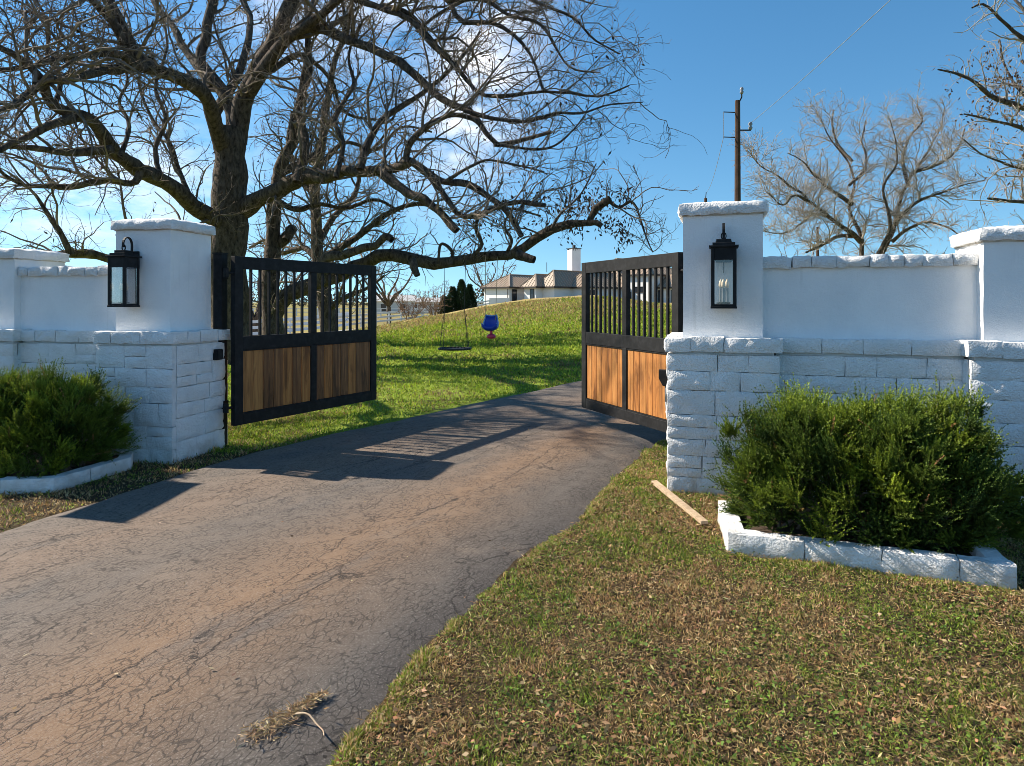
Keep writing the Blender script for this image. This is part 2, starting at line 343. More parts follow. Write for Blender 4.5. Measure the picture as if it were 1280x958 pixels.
M['ceramic'] = mat('grey_insulator', 0.35, (0.22, 0.23, 0.25))[0]
M['gravel'] = roofm('pale_gravel_road', (0.34, 0.33, 0.32)); M['barn'] = roofm('pale_metal_barn', (0.55, 0.55, 0.53)); M['barnroof'] = roofm('grey_barn_roof', (0.45, 0.44, 0.42))
M['brick'] = roofm('painted_chimney_brick', (0.74, 0.73, 0.71))

# ------------------------------------------------------------------ ground and driveway
def axis(a, b, st, far, g=1.22, back=None):
    c = list(np.arange(a, b+1e-6, st)); s = st
    while c[-1] < far: s *= g; c.append(c[-1]+s)
    if back is not None:
        s = st
        while c[0] > back: s *= g; c.insert(0, c[0]-s)
    return np.array(c)
gx = axis(-12, 14, 0.35, 4000, 1.2, -4000); gy = axis(-4, 46, 0.4, 7000, 1.2, -600)
XX, YY = np.meshgrid(gx, gy, indexing='xy')
ZZ = H(XX, YY)+0.05*fbm(np.stack([XX*0.8, YY*0.8, 0*XX], -1), 3)*sm(9, 13, YY)
nx_, ny_ = len(gx), len(gy)
ii = (np.arange(ny_-1)[:, None]*nx_+np.arange(nx_-1)[None]).reshape(-1)
Q = np.stack([ii, ii+1, ii+nx_+1, ii+nx_], -1)
tag(link('ground', mesh_np('ground', np.stack([XX, YY, ZZ], -1), Q, None, M['ground'], True)), kind='structure')

RE = np.array([(-2.0, -3), (-1.02, .5), (-.55, 2.2), (-.47, 2.52), (-.29, 3.11), (.11, 4.06), (.45, 4.65), (1.0, 6.04), (1.62, 7.3), (2.65, 8.6), (4.2, 9.8), (7, 11.2), (12, 12.8)])
LE = np.array([(-5.4, -3), (-4.45, .5), (-4.0, 2.2), (-3.9, 2.5), (-3.72, 3.1), (-3.45, 4.1), (-3.3, 4.65), (-2.95, 5.77), (-2.57, 6.84), (-1.6, 8.45), (-.13, 10.7), (2.5, 13.6), (8, 17)])
def smooth_line(P, n):
    P = np.asarray(P, float); d = np.r_[0, np.cumsum(np.linalg.norm(np.diff(P, axis=0), axis=1))]; s = np.linspace(0, d[-1], n)
    T = np.gradient(P, d, axis=0); k = np.clip(np.searchsorted(d, s, 'right')-1, 0, len(P)-2); h = (d[k+1]-d[k])[:, None]; u = ((s-d[k])/(d[k+1]-d[k]))[:, None]
    return (2*u**3-3*u**2+1)*P[k]+(u**3-2*u**2+u)*h*T[k]+(-2*u**3+3*u**2)*P[k+1]+(u**3-u**2)*h*T[k+1]
nS, nW = 260, 26
par = np.linspace(0, 1, nS)
def by_index(P):
    i = np.arange(len(P)); s = np.linspace(0, len(P)-1, nS); T = np.gradient(P, axis=0); k = np.clip(np.floor(s).astype(int), 0, len(P)-2); u = (s-k)[:, None]
    return (2*u**3-3*u**2+1)*P[k]+(u**3-2*u**2+u)*T[k]+(-2*u**3+3*u**2)*P[k+1]+(u**3-u**2)*T[k+1]
R2, L2 = by_index(RE), by_index(LE)
ed = lambda p, s: 0.022*fbm(np.stack([p[:, 0]*4.5, p[:, 1]*4.5, 0*p[:, 0]], -1), s, 4)[:, None]
dirv = unit(L2-R2); R2 = R2+dirv*ed(R2, 5); L2 = L2+dirv*ed(L2, 6)
vlen = np.r_[0, np.cumsum(np.linalg.norm(np.diff((R2+L2)/2, axis=0), axis=1))]
tt = np.linspace(0, 1, nW)
DP = R2[:, None]*(1-tt[None, :, None])+L2[:, None]*tt[None, :, None]
wid = np.linalg.norm(L2-R2, axis=1)
crown = 0.022+0.03*(1-(2*tt-1)**4)
DZ = H(DP[..., 0], DP[..., 1])+crown[None]+0.006*fbm(np.stack([DP[..., 0]*1.5, DP[..., 1]*1.5, 0*DP[..., 0]], -1), 8)
DZ[:, 0] -= 0.03; DZ[:, -1] -= 0.03
DV = np.concatenate([DP, DZ[..., None]], -1)
ii = (np.arange(nS-1)[:, None]*nW+np.arange(nW-1)[None]).reshape(-1)
uv = np.stack([tt[None]*wid[:, None], np.repeat(vlen[:, None], nW, 1)], -1).reshape(-1, 2)
tag(link('driveway', mesh_np('driveway', DV, np.stack([ii, ii+nW, ii+nW+1, ii+1], -1), None, M['asphalt'], True, None, uv)), kind='structure')
def road_t(x, y):
    """-1..: signed position across the drive; inside when 0<t<1"""
    yR = np.interp(y, R2[:, 1], R2[:, 0]); yL = np.interp(y, L2[:, 1], L2[:, 0]); return (x-yR)/(yL-yR)
# pale farm road crossing the fields
fr_ = []
for x in np.linspace(-90, -5.5, 60): fr_ += [(x, 33+0.12*(x+40)+3*math.sin(x*0.05), 0), (x, 38.5+0.12*(x+40)+3*math.sin(x*0.05), 0)]
fr_ = np.array(fr_); fr_[:, 2] = H(fr_[:, 0], fr_[:, 1])+0.06
k = np.arange(59)*2
tag(link('farm_road', mesh_np('farm_road', fr_, np.stack([k, k+2, k+3, k+1], -1), None, M['gravel'])), kind='structure')

# ------------------------------------------------------------------ stonework
def grid_face(o, u, v, nu, nv):
    a, b_ = np.meshgrid(np.linspace(0, 1, nu+1), np.linspace(0, 1, nv+1), indexing='ij')
    P = np.asarray(o)+a[..., None]*np.asarray(u)+b_[..., None]*np.asarray(v)
    i = (np.arange(nu)[:, None]*(nv+1)+np.arange(nv)[None]).reshape(-1)
    return P.reshape(-1, 3), np.stack([i, i+nv+1, i+nv+2, i+1], -1), np.stack([a, b_], -1).reshape(-1, 2)
def rough_block(w, d, h, nx=6, ny=1, nz=4, amp=0.008, bulge=0.014, freq=14, seed=0, faces='FTBLRK', corner=0.01, dome=0.0):
    """block centred in x and y, base at z=0; front faces -y"""
    vs, qs, n = [], [], 0
    sides = {'F': ((-w/2, -d/2, 0), (w, 0, 0), (0, 0, h), nx, nz, (0, -1, 0)), 'K': ((w/2, d/2, 0), (-w, 0, 0), (0, 0, h), nx, nz, (0, 1, 0)),
             'L': ((-w/2, d/2, 0), (0, -d, 0), (0, 0, h), ny, nz, (-1, 0, 0)), 'R': ((w/2, -d/2, 0), (0, d, 0), (0, 0, h), ny, nz, (1, 0, 0)),
             'T': ((-w/2, -d/2, h), (w, 0, 0), (0, d, 0), nx, ny, (0, 0, 1)), 'B': ((-w/2, d/2, 0), (w, 0, 0), (0, -d, 0), nx, ny, (0, 0, -1))}
    for f in faces:
        o, u, v, a, b_, nn = sides[f]; P, q, ab = grid_face(o, u, v, a, b_)
        e = (1-np.abs(2*ab[:, 0]-1)**9)*(1-np.abs(2*ab[:, 1]-1)**9)
        if f in 'FKLR' and bulge: P = P+np.array(nn)*(e*bulge*(0.75+0.55*vn(P*9+seed*3.7, seed)+0.55*(1-2*np.abs(vn(P*np.array([17, 17, 26])+seed*1.7, seed+3)))))[:, None]
        if f == 'T' and dome: P[:, 2] += dome*e
        # pull corners in
        for ax, L_, c0 in ((0, w, 0), (1, d, 0), (2, h, h/2)):
            pass
        P = P+amp*vv(P*freq+seed*5.3, seed)+amp*0.5*vv(P*freq*2.3+seed*1.3, seed+7)
        vs.append(P); qs.append(q+n); n += len(P)
    return np.concatenate(vs), np.concatenate(qs)
def block(name, parent, w, d, h, loc, rz=0.0, m='stone', **kw):
    V, Qd = rough_block(w, d, h, **kw)
    return link(name, mesh_np(name, V, Qd, None, M[m], True), parent, loc, (0, 0, rz))
SEED = [0]
def nseed(): SEED[0] += 1; return SEED[0]
def ashlar(parent, width, height, origin, rz, rr, z0=0.0, ext=(0, 0)):
    """rough painted ashlar on one face: origin = face centre at ground (local to parent), facing -y after rz"""
    hs = []
    while sum(hs) < height-0.06: hs.append(rr.choice([0.13, 0.15, 0.17, 0.19, 0.21]))
    s = height/sum(hs); hs = [h*s for h in hs]
    z = z0; c, sn = math.cos(rz), math.sin(rz)
    def put(x0, x1, za, zb):
        w = x1-x0-0.0035; h = zb-za-0.0035
        if w < 0.03 or h < 0.03: return
        xm = (x0+x1)/2; dep = 0.05; out = rr.uniform(0.0, 0.008)
        ly = 0.0125-out
        block('stone', parent, w, dep, h, (origin[0]+c*xm-sn*ly, origin[1]+sn*xm+c*ly, za), rz, nx=max(4, int(w/0.026)), nz=max(4, int(h/0.026)), amp=0.0045, bulge=0.009, freq=13, seed=nseed(), faces='FTBLR')
    for h in hs:
        x = -width/2-ext[0]; X1 = width/2+ext[1]
        x_list = [x]
        while X1-x_list[-1] > 0.6: x_list.append(x_list[-1]+rr.uniform(0.2, 0.48))
        if X1-x_list[-1] > 0.36 and rr.random() < 0.8: x_list.append(x_list[-1]+(X1-x_list[-1])*rr.uniform(0.35, 0.65))
        x_list.append(X1)
        for a, b_ in zip(x_list[:-1], x_list[1:]):
            if h > 0.16 and rr.random() < 0.28 and b_-a > 0.2:
                zz = z+h*rr.uniform(0.42, 0.58); put(a, b_, z, zz); put(a, b_, zz, z+h)
            else: put(a, b_, z, z+h)
        z += h
def coping(parent, name, length, origin, rz, z, h, d, rr, lo=0.16, hi=0.34, amp=0.005, bulge=0.008, ends=True):
    c, sn = math.cos(rz), math.sin(rz); x = -length/2
    xs = [x]
    while length/2-xs[-1] > hi*1.3: xs.append(xs[-1]+rr.uniform(lo, hi))
    xs.append(length/2)
    for a, b_ in zip(xs[:-1], xs[1:]):
        xm = (a+b_)/2; w = b_-a-0.006
        block(name, parent, w, d, h-rr.uniform(0, 0.010), (origin[0]+c*xm, origin[1]+sn*xm, z+rr.uniform(-0.004, 0.002)), rz, nx=max(4, int(w/0.028)), ny=5, nz=4, amp=amp, bulge=bulge, freq=16, seed=nseed(), faces='FTBLRK')
def shaft(parent, w, z0, z1, d=None):
    V, Qd = rough_block(w, d or w, z1-z0, nx=16, ny=16, nz=20, amp=0.0028, bulge=0, freq=7, seed=nseed(), faces='FKLR')
    return link('stucco_shaft', mesh_np('stucco_shaft', V, Qd, None, M['stucco'], True), parent, (0, 0, z0))
def capstone(parent, w, z0, h, dome=0.03):
    V, Qd = rough_block(w, w, h, nx=22, ny=22, nz=4, amp=0.009, bulge=0.012, freq=17, seed=nseed(), dome=dome)
    return link('cap', mesh_np('cap', V, Qd, None, M['stone'], True), parent, (0, 0, z0))
LEDGE = 1.23
def pillar(label, corner, th, bw, sw, ztop, seed, right_corner):
    """corner = base front corner in the world (front-right if right_corner else front-left)"""
    rr = random.Random(seed); u = np.array([math.cos(th), math.sin(th)]); v = np.array([-math.sin(th), math.cos(th)])
    c = np.array(corner)+(-u if right_corner else u)*bw/2+v*bw/2
    t = thing('gate_pillar', label, 'pillar', (c[0], c[1], 0), th, 'white stone pillars of the gateway')
    MB().box((0, 0, 0.56), (bw-0.045, bw-0.045, 1.30)).build('mortar_core', M['mortar'], t)
    hb = LEDGE-0.115
    ashlar(t, bw, hb, (0, -bw/2), 0, rr, -0.02, (0.013, 0.013)); ashlar(t, bw-0.073, hb, (bw/2, 0), math.pi/2, rr, -0.02); ashlar(t, bw-0.073, hb, (-bw/2, 0), -math.pi/2, rr, -0.02)
    ashlar(t, bw, hb, (0, bw/2), math.pi, rr, -0.02, (0.013, 0.013))
    lw = bw+0.07
    for rz, o in ((0, (0, -lw/2+0.1)), (math.pi, (0, lw/2-0.1))): coping(t, 'ledge_stone', lw, o, rz, LEDGE-0.115, 0.115, 0.2, rr)
    for rz, o in ((math.pi/2, (lw/2-0.1, 0)), (-math.pi/2, (-lw/2+0.1, 0))): coping(t, 'ledge_stone', lw-0.41, o, rz, LEDGE-0.115, 0.115, 0.2, rr)
    shaft(t, sw, LEDGE-0.05, ztop-0.10); capstone(t, sw+0.06, ztop-0.105, 0.085, 0.022); MB().box((0, 0, ztop-0.109), (sw+0.016, sw+0.016, 0.014)).build('cap_joint', M['grime'], t)
    return t, u, v, c
def wall_run(label, a, length, th, seed, ztop=1.86, toleft=False):
    """a = base front start corner, runs along u"""
    rr = random.Random(seed); u = np.array([math.cos(th), math.sin(th)]); v = np.array([-math.sin(th), math.cos(th)])
    c = np.array(a)+(-u if toleft else u)*length/2+v*0.2
    t = thing('garden_wall', label, 'wall', (c[0], c[1], 0), th, 'white stone walls beside the gateway')
    MB().box((0, 0, 0.57), (length, 0.4-0.045, 1.28)).build('mortar_core', M['mortar'], t)
    ashlar(t, length, LEDGE-0.115, (0, -0.2), 0, rr, -0.02)
    coping(t, 'ledge_stone', length, (0, -0.148), 0, LEDGE-0.115, 0.112, 0.17, rr)
    V, Qd = rough_block(length+0.22, 0.22, ztop-0.09-(LEDGE-0.05), nx=26, ny=4, nz=14, amp=0.0028, bulge=0, freq=6, seed=nseed(), faces='FKTLR')
    link('stucco_panel', mesh_np('stucco_panel', V, Qd, None, M['stucco'], True), t, (0, 0.0, LEDGE-0.05))
    coping(t, 'cap_stone', length+0.20, (0, 0.0), 0, ztop-0.092, 0.092, 0.29, rr, 0.10, 0.26, 0.009, 0.014)
    return t
THL, THR = math.radians(-12), math.radians(-17)
BW, SW = 0.80, 0.60
CL = np.array([-3.15, 6.33]); CR = np.array([1.245, 5.40])
pl, uL, vL, cL = pillar('white stone pillar behind the left gate leaf, with the lantern in partial profile', CL, THL, BW, SW, 2.30, 3, True)
pr, uR, vR, cR = pillar('white stone pillar right of the drive, lantern facing straight out above a juniper', CR, THR, BW, SW, 2.30, 4, False)
wl = wall_run('short white stone wall between the left lantern pillar and frame edge', CL-uL*BW+vL*0.14, 1.05, THL, 5, 1.86, True)
wr = wall_run('white stone wall behind the right juniper with blocky cap stones', CR+uR*BW+vR*0.12, 1.27, THR, 6, 1.86)
pe, _, _, _ = pillar('plain white end pillar without lantern, right end of wall above juniper', CR+uR*(BW+1.27)-vR*0.02, THR, BW, SW, 2.04, 8, False)
pf, _, _, _ = pillar('plain white end pillar without lantern, far left behind the shrub', CL-uL*(BW+1.05)+vL*0.06, THL, BW, SW, 2.05, 9, True)

sb = thing('shadow_board', 'added out-of-view white board on a post, there to cast a shadow', 'shadow caster', (-5.40, 5.96, 0), math.atan2(.997, .076))  # unseen stand-in board, added to cast the shadow on the drive's left edge
MB().box((0, 0, 2.33), (.92, .05, .45)).build('board', M['whitepaint'], sb, bevel=.004)
MB().box((0, .05, 1.24), (.05, .05, 2.6)).build('post', M['black'], sb, bevel=.003)
for q in (-.46, .46): MB().box((q*1.03, 0, 2.33), (.026, .07, .47)).build('edge_trim', M['black'], sb)

# ------------------------------------------------------------------ lanterns
def lantern(label, centre, th, zb=1.452):
    """centre = point on the wall face behind the lantern; local -y points off the wall"""
    t = thing('wall_lantern', label, 'lantern', (centre[0], centre[1], zb), th, 'black wall lanterns on the gate pillars')
    w, d, hh, off = 0.185, 0.185, 0.47, -0.135
    y0 = off
    MB().box((0, y0, 0.008), (w+0.006, d+0.006, 0.016)).build('base_plate', M['black'], t, bevel=0.002)
    for sx in (-1, 1):
        for sy in (-1, 1):
            MB().box((sx*(w/2-0.0125), y0+sy*(d/2-0.0125), 0.24), (0.025, 0.025, 0.45)).build('corner_post', M['black'], t, bevel=0.002)
    for sx, sy in ((0, -1), (0, 1), (-1, 0), (1, 0)):
        dim = (w-0.052, 0.02, 0.095) if sx == 0 else (0.02, d-0.052, 0.095)
        MB().box((sx*(w/2-0.0125), y0+sy*(d/2-0.0125), 0.417), dim).build('head_panel', M['black'], t)
        dim = (w-0.052, 0.016, 0.016) if sx == 0 else (0.016, d-0.052, 0.016)
        MB().box((sx*(w/2-0.0125), y0+sy*(d/2-0.0125), 0.0245), dim).build('sill_bar', M['black'], t)
        if not (sx == 0 and sy == 1):
            dim = (w-0.052, 0.003, 0.335) if sx == 0 else (0.003, d-0.052, 0.335)
            MB().box((sx*(w/2-0.0125), y0+sy*(d/2-0.0125), 0.201), dim).build('glass_pane', M['glass'], t)
    r = MB(); r.box((0, y0, 0.4725), (w+0.03, d+0.03, 0.014)); r.box((0, y0, 0.491), (w-0.02, d-0.02, 0.022)); r.box((0, y0, 0.516), (w-0.075, d-0.075, 0.027))
    r.build('roof', M['black'], t, bevel=0.002)
    MB().box((0, -0.0145, 0.445), (0.12, 0.025, 0.17)).build('back_plate', M['black'], t, bevel=0.003)
    # scroll arm rising from the back plate, over the top and down to the ring on the roof
    pts = [(0, -0.035, 0.50)]+[(0, y0/2-0.02+(-y0/2-0.012)*math.cos(a), 0.585+0.072*math.sin(a)) for a in np.linspace(0, math.pi*1.12, 12)]
    hk = MB()
    for a_, b_ in zip(pts[:-1], pts[1:]): hk.bar(a_, b_, 0.02, 0.011)
    hk.build('scroll_arm', M['black'], t, smooth=False)
    lp = MB(); pp = [(0.018*math.cos(a), y0, 0.556+0.028*math.sin(a)) for a in np.linspace(0, 2*math.pi, 11)]
    for a_, b_ in zip(pp[:-1], pp[1:]): lp.bar(a_, b_, 0.008, 0.008)
    lp.build('hanging_ring', M['black'], t)
    MB().bar((0, y0, 0.27), (0, y0, 0.375), 0.007, n=6).build('stem', M['black'], t)
    MB().lathe([(0.045, 0.036), (0.05, 0.040), (0.05, 0.046), (0.02, 0.05)], (0, y0, 0), 14).build('candle_tray', M['black'], t)
    for a in (0.4, 2.5, 4.6):
        cx, cy = 0.027*math.cos(a), y0+0.027*math.sin(a)
        cn_ = MB().lathe([(0.012, 0.05), (0.012, 0.155)], (cx, cy, 0), 10).build('candle_sleeve', M['steel'], t, smooth=False)
        MB().lathe([(0.010, 0.157), (0.016, 0.178), (0.013, 0.203), (0.004, 0.224)], (cx, cy, 0), 10).build('bulb', M['cream'], cn_, smooth=True)
    return t
fl = cL-vL*(SW/2+0.003)-uL*0.09; fr2 = cR-vR*(SW/2+0.003)+uR*0.01
lantern('black glass lantern on the left gate pillar, seen partly from its side', fl, THL, 1.455)
lantern('black glass lantern on the right gate pillar, seen straight on', fr2, THR, 1.452)

# small black box on the left pillar's inner face, conduit and opener box beside the right pillar
p_ = cL+uL*(BW/2+0.03)+vL*0.22
t = thing('junction_box', 'small black square box fixed to the left pillar beside the gate', 'junction box', (p_[0], p_[1], 0.97), THL)
MB().box((0, 0, 0), (0.06, 0.10, 0.11)).build('box_body', M['black'], t, bevel=0.006)
MB().box((0.034, 0, 0), (0.010, 0.085, 0.095)).build('box_cover', M['black'], t, bevel=0.003)
kp = at(831, 470, 6.05)
t = thing('gate_opener', 'black gate opener box on a thin grey conduit beside the right pillar', 'gate opener', (kp[0], kp[1], 0.0), THR)
bx = MB(); bx.box((0, 0, 0.865), (0.10, 0.09, 0.07)); bx.add([(-.05, -.045, .83), (.05, -.045, .83), (.05, .045, .83), (-.05, .045, .83), (-.015, -.03, .76), (.04, -.03, .76), (.04, .03, .76), (-.015, .03, .76)], [(0, 1, 5, 4), (1, 2, 6, 5), (2, 3, 7, 6), (3, 0, 4, 7), (4, 5, 6, 7)])
bx.build('housing', M['black'], t)
cd = MB(); cp = [(0.012, 0, 0.78), (0.012, 0, 0.62), (0.035, 0.0, 0.42), (0.045, 0, 0.25), (0.03, 0, 0.10), (0.035, 0, -0.03)]
for a_, b_ in zip(cp[:-1], cp[1:]): cd.bar(a_, b_, 0.026, n=8)
cd.build('conduit', M['steel'], t, smooth=True)

# ------------------------------------------------------------------ gates
def gate(label, hinge, direction, Lg, tones, facing, hand):
    """leaf along +x from the hinge, z up; 'facing' = sign of local y that looks at the camera"""
    a = math.atan2(direction[1], direction[0])
    t = thing('gate_leaf', label, 'gate', (hinge[0], hinge[1], 0.0), a, 'open leaves of the driveway gate')
    zb, z1, z2, z3, zt0, zt = 0.228, 0.338, 1.005, 1.145, 1.845, 1.975
    th = 0.06; st = 0.105; mu = 0.085; xm = Lg/2
    MB().box((st/2, 0, (zb+zt)/2), (st, th, zt-zb)).build('stile', M['black'], t, bevel=0.003)
    MB().box((Lg-st/2, 0, (zb+zt)/2), (st, th, zt-zb)).build('stile', M['black'], t, bevel=0.003)
    for za, zc in ((zb, z1), (z2, z3), (zt0, zt)):
        MB().box((xm, 0, (za+zc)/2), (Lg-2*st-0.002, th-0.004, zc-za)).build('rail', M['black'], t, bevel=0.003)
    for za, zc in ((z1, z2), (z3, zt0)):
        MB().box((xm, 0, (za+zc)/2), (mu, th-0.006, zc-za-0.002)).build('mullion', M['black'], t, bevel=0.003)
    for x0, x1 in ((st, xm-mu/2), (xm+mu/2, Lg-st)):
        for k in range(7):
            x = x0+(x1-x0)*(k+1)/8
            MB().box((x, 0, (z3+zt0)/2), (0.024, 0.024, zt0-z3-0.002)).build('bar', M['black'], t)
    k = 0
    for x0, x1 in ((st, xm-mu/2), (xm+mu/2, Lg-st)):
        # thin inner frame, then seven tongue-and-groove boards
        e = 0.012
        for zz in (z1+e/2+0.001, z2-e/2-0.001): MB().box(((x0+x1)/2, 0, zz), (x1-x0-0.002, 0.046, e)).build('panel_bead', M['black'], t)
        n = 7; wd = (x1-x0-0.004)/n
        for q in range(n):
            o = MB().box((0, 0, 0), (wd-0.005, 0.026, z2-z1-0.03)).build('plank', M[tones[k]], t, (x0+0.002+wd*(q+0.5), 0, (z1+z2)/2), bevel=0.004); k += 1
    for z in (0.42, 1.80):
        h = MB(); h.bar((-0.09, 0, z), (0.0, 0, z), 0.028, n=8); h.box((-0.085, 0, z), (0.03, 0.05, 0.09)); h.build('hinge', M['black'], t)
    return t
gl_h = np.array([-2.87, 7.02]); gl_d = unit(np.array([1.07, 1.93]))
gr_h = np.array([1.60, 6.47]); gr_d = unit(np.array([-.72, 1.78]))
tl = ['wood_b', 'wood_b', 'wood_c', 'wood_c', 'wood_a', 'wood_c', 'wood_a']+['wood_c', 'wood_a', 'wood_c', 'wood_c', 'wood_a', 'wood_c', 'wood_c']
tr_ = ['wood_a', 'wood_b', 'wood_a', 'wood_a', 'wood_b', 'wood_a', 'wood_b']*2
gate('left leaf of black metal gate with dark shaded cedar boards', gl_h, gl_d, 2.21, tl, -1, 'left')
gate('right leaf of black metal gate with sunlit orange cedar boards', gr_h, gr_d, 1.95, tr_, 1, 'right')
for lab, p, th in (('black square steel post between the left pillar and its gate leaf', gl_h-unit(np.array([1.07, 1.93]))*0.0+np.array([-0.155, 0.06]), THL), ('black square steel post behind the right pillar holding its gate leaf', gr_h+np.array([0.13, 0.02]), THR)):
    t = thing('gate_post', lab, 'post', (p[0], p[1], -0.1), th, 'steel posts carrying the gate leaves')
    MB().box((0, 0, 1.05), (0.10, 0.10, 2.10)).build('post_tube', M['black'], t, bevel=0.004)
    MB().box((0, 0, 2.106), (0.112, 0.112, 0.012)).build('post_cap', M['black'], t)
    for z in (0.52, 1.90): MB().box((0.06, 0, z), (0.022, 0.07, 0.12)).build('hinge_plate', M['black'], t)

# ------------------------------------------------------------------ planters
def planter(label, pts, h, w, seed):
    """kerb of painted blocks along a polyline of outer points (world)"""
    rr = random.Random(seed); c = np.mean(pts, axis=0); t = thing('planter_kerb', label, 'planter', (c[0], c[1], 0), 0, 'painted kerbs round the junipers')
    for (a, b_) in zip(pts[:-1], pts[1:]):
        a = np.array(a); b_ = np.array(b_); L_ = np.linalg.norm(b_-a); d = (b_-a)/L_; ang = math.atan2(d[1], d[0]); nrm = np.array([-d[1], d[0]])
        x = 0
        while x < L_-0.02:
            s = min(rr.uniform(0.34, 0.46), L_-x)
            if L_-x-s < 0.15: s = L_-x
            m_ = a+d*(x+s/2)+nrm*w/2-c
            block('kerb_stone', t, s-0.004, w, h, (m_[0], m_[1], -0.02), ang, nx=max(4, int(s/0.05)), ny=3, nz=4, amp=0.006, bulge=0.008, freq=14, seed=nseed())
            x += s
    inner = MB(); P = [Vector((p[0]-c[0], p[1]-c[1], 0.075)) for p in pts]; inner.add(P, [tuple(range(len(P)))]); inner.build('soil_bed', M['soil'], t)
    return t
k0 = np.array([1.43, 4.75]); k1 = np.array([1.29, 4.07]); k2 = np.array([2.62, 3.54]); k3 = np.array([2.88, 4.5])
planter('white kerb round the right juniper, sunlit on its top edge', [k0, k1, k2, k3], 0.145, 0.10, 21)
q0 = np.array([-4.45, 5.26]); q1 = np.array([-3.61, 5.38]); q2 = np.array([-3.42, 6.12])
planter('white kerb round the left shrub beside the drive verge', [q0, q1, q2, np.array([-3.6, 6.5])], 0.13, 0.10, 22)

# ------------------------------------------------------------------ leaf helpers
def kites(base, d, length, width, side=None, bend=0.0):
    """one kite quad per leaf"""
    n = len(base); d = unit(d)
    if side is None: side = rng.normal(size=(n, 3))
    side = unit(np.cross(d, side)); up = np.cross(side, d)
    L_ = length[:, None]; w = width[:, None]
    mid = base+d*L_*0.45; tip = base+d*L_+up*L_*bend
    V = np.stack([base, mid+side*w/2, tip, mid-side*w/2], 1).reshape(-1, 3); i = np.arange(n)*4
    return V, np.stack([i, i+1, i+2, i+3], -1)
def palette(n, cols, p, var=0.18):
    c = np.array(cols)[rng.choice(len(cols), n, p=np.array(p)/sum(p))]; return np.clip(c*(1+var*rng.normal(size=(n, 1)))*(1+0.08*rng.normal(size=(n, 3))), 0.004, 0.9)

def sprays(base, d, length, nl, leaf, width, spread=0.55):
    """feathery plumes: M axes with nl leaves each"""
    m = len(base); d = unit(d); s = unit(np.cross(d, rng.normal(size=(m, 3)))); q = np.cross(d, s)
    tpos = np.linspace(0.05, 1.0, nl)[None]+rng.uniform(-.03, .03, (m, nl)); ph = np.arange(nl)[None]*2.4+rng.uniform(0, 6.28, (m, 1))
    rad = (np.cos(ph)[..., None]*s[:, None]+np.sin(ph)[..., None]*q[:, None])
    b_ = base[:, None]+d[:, None]*(tpos*length[:, None])[..., None]
    taper = (1.1-0.6*tpos)
    dd = unit(d[:, None]*1.0+rad*spread*1.3*taper[..., None])
    return b_.reshape(-1, 3), dd.reshape(-1, 3), (leaf*taper*rng.uniform(.7, 1.3, (m, nl))).reshape(-1), np.full(m*nl, width)

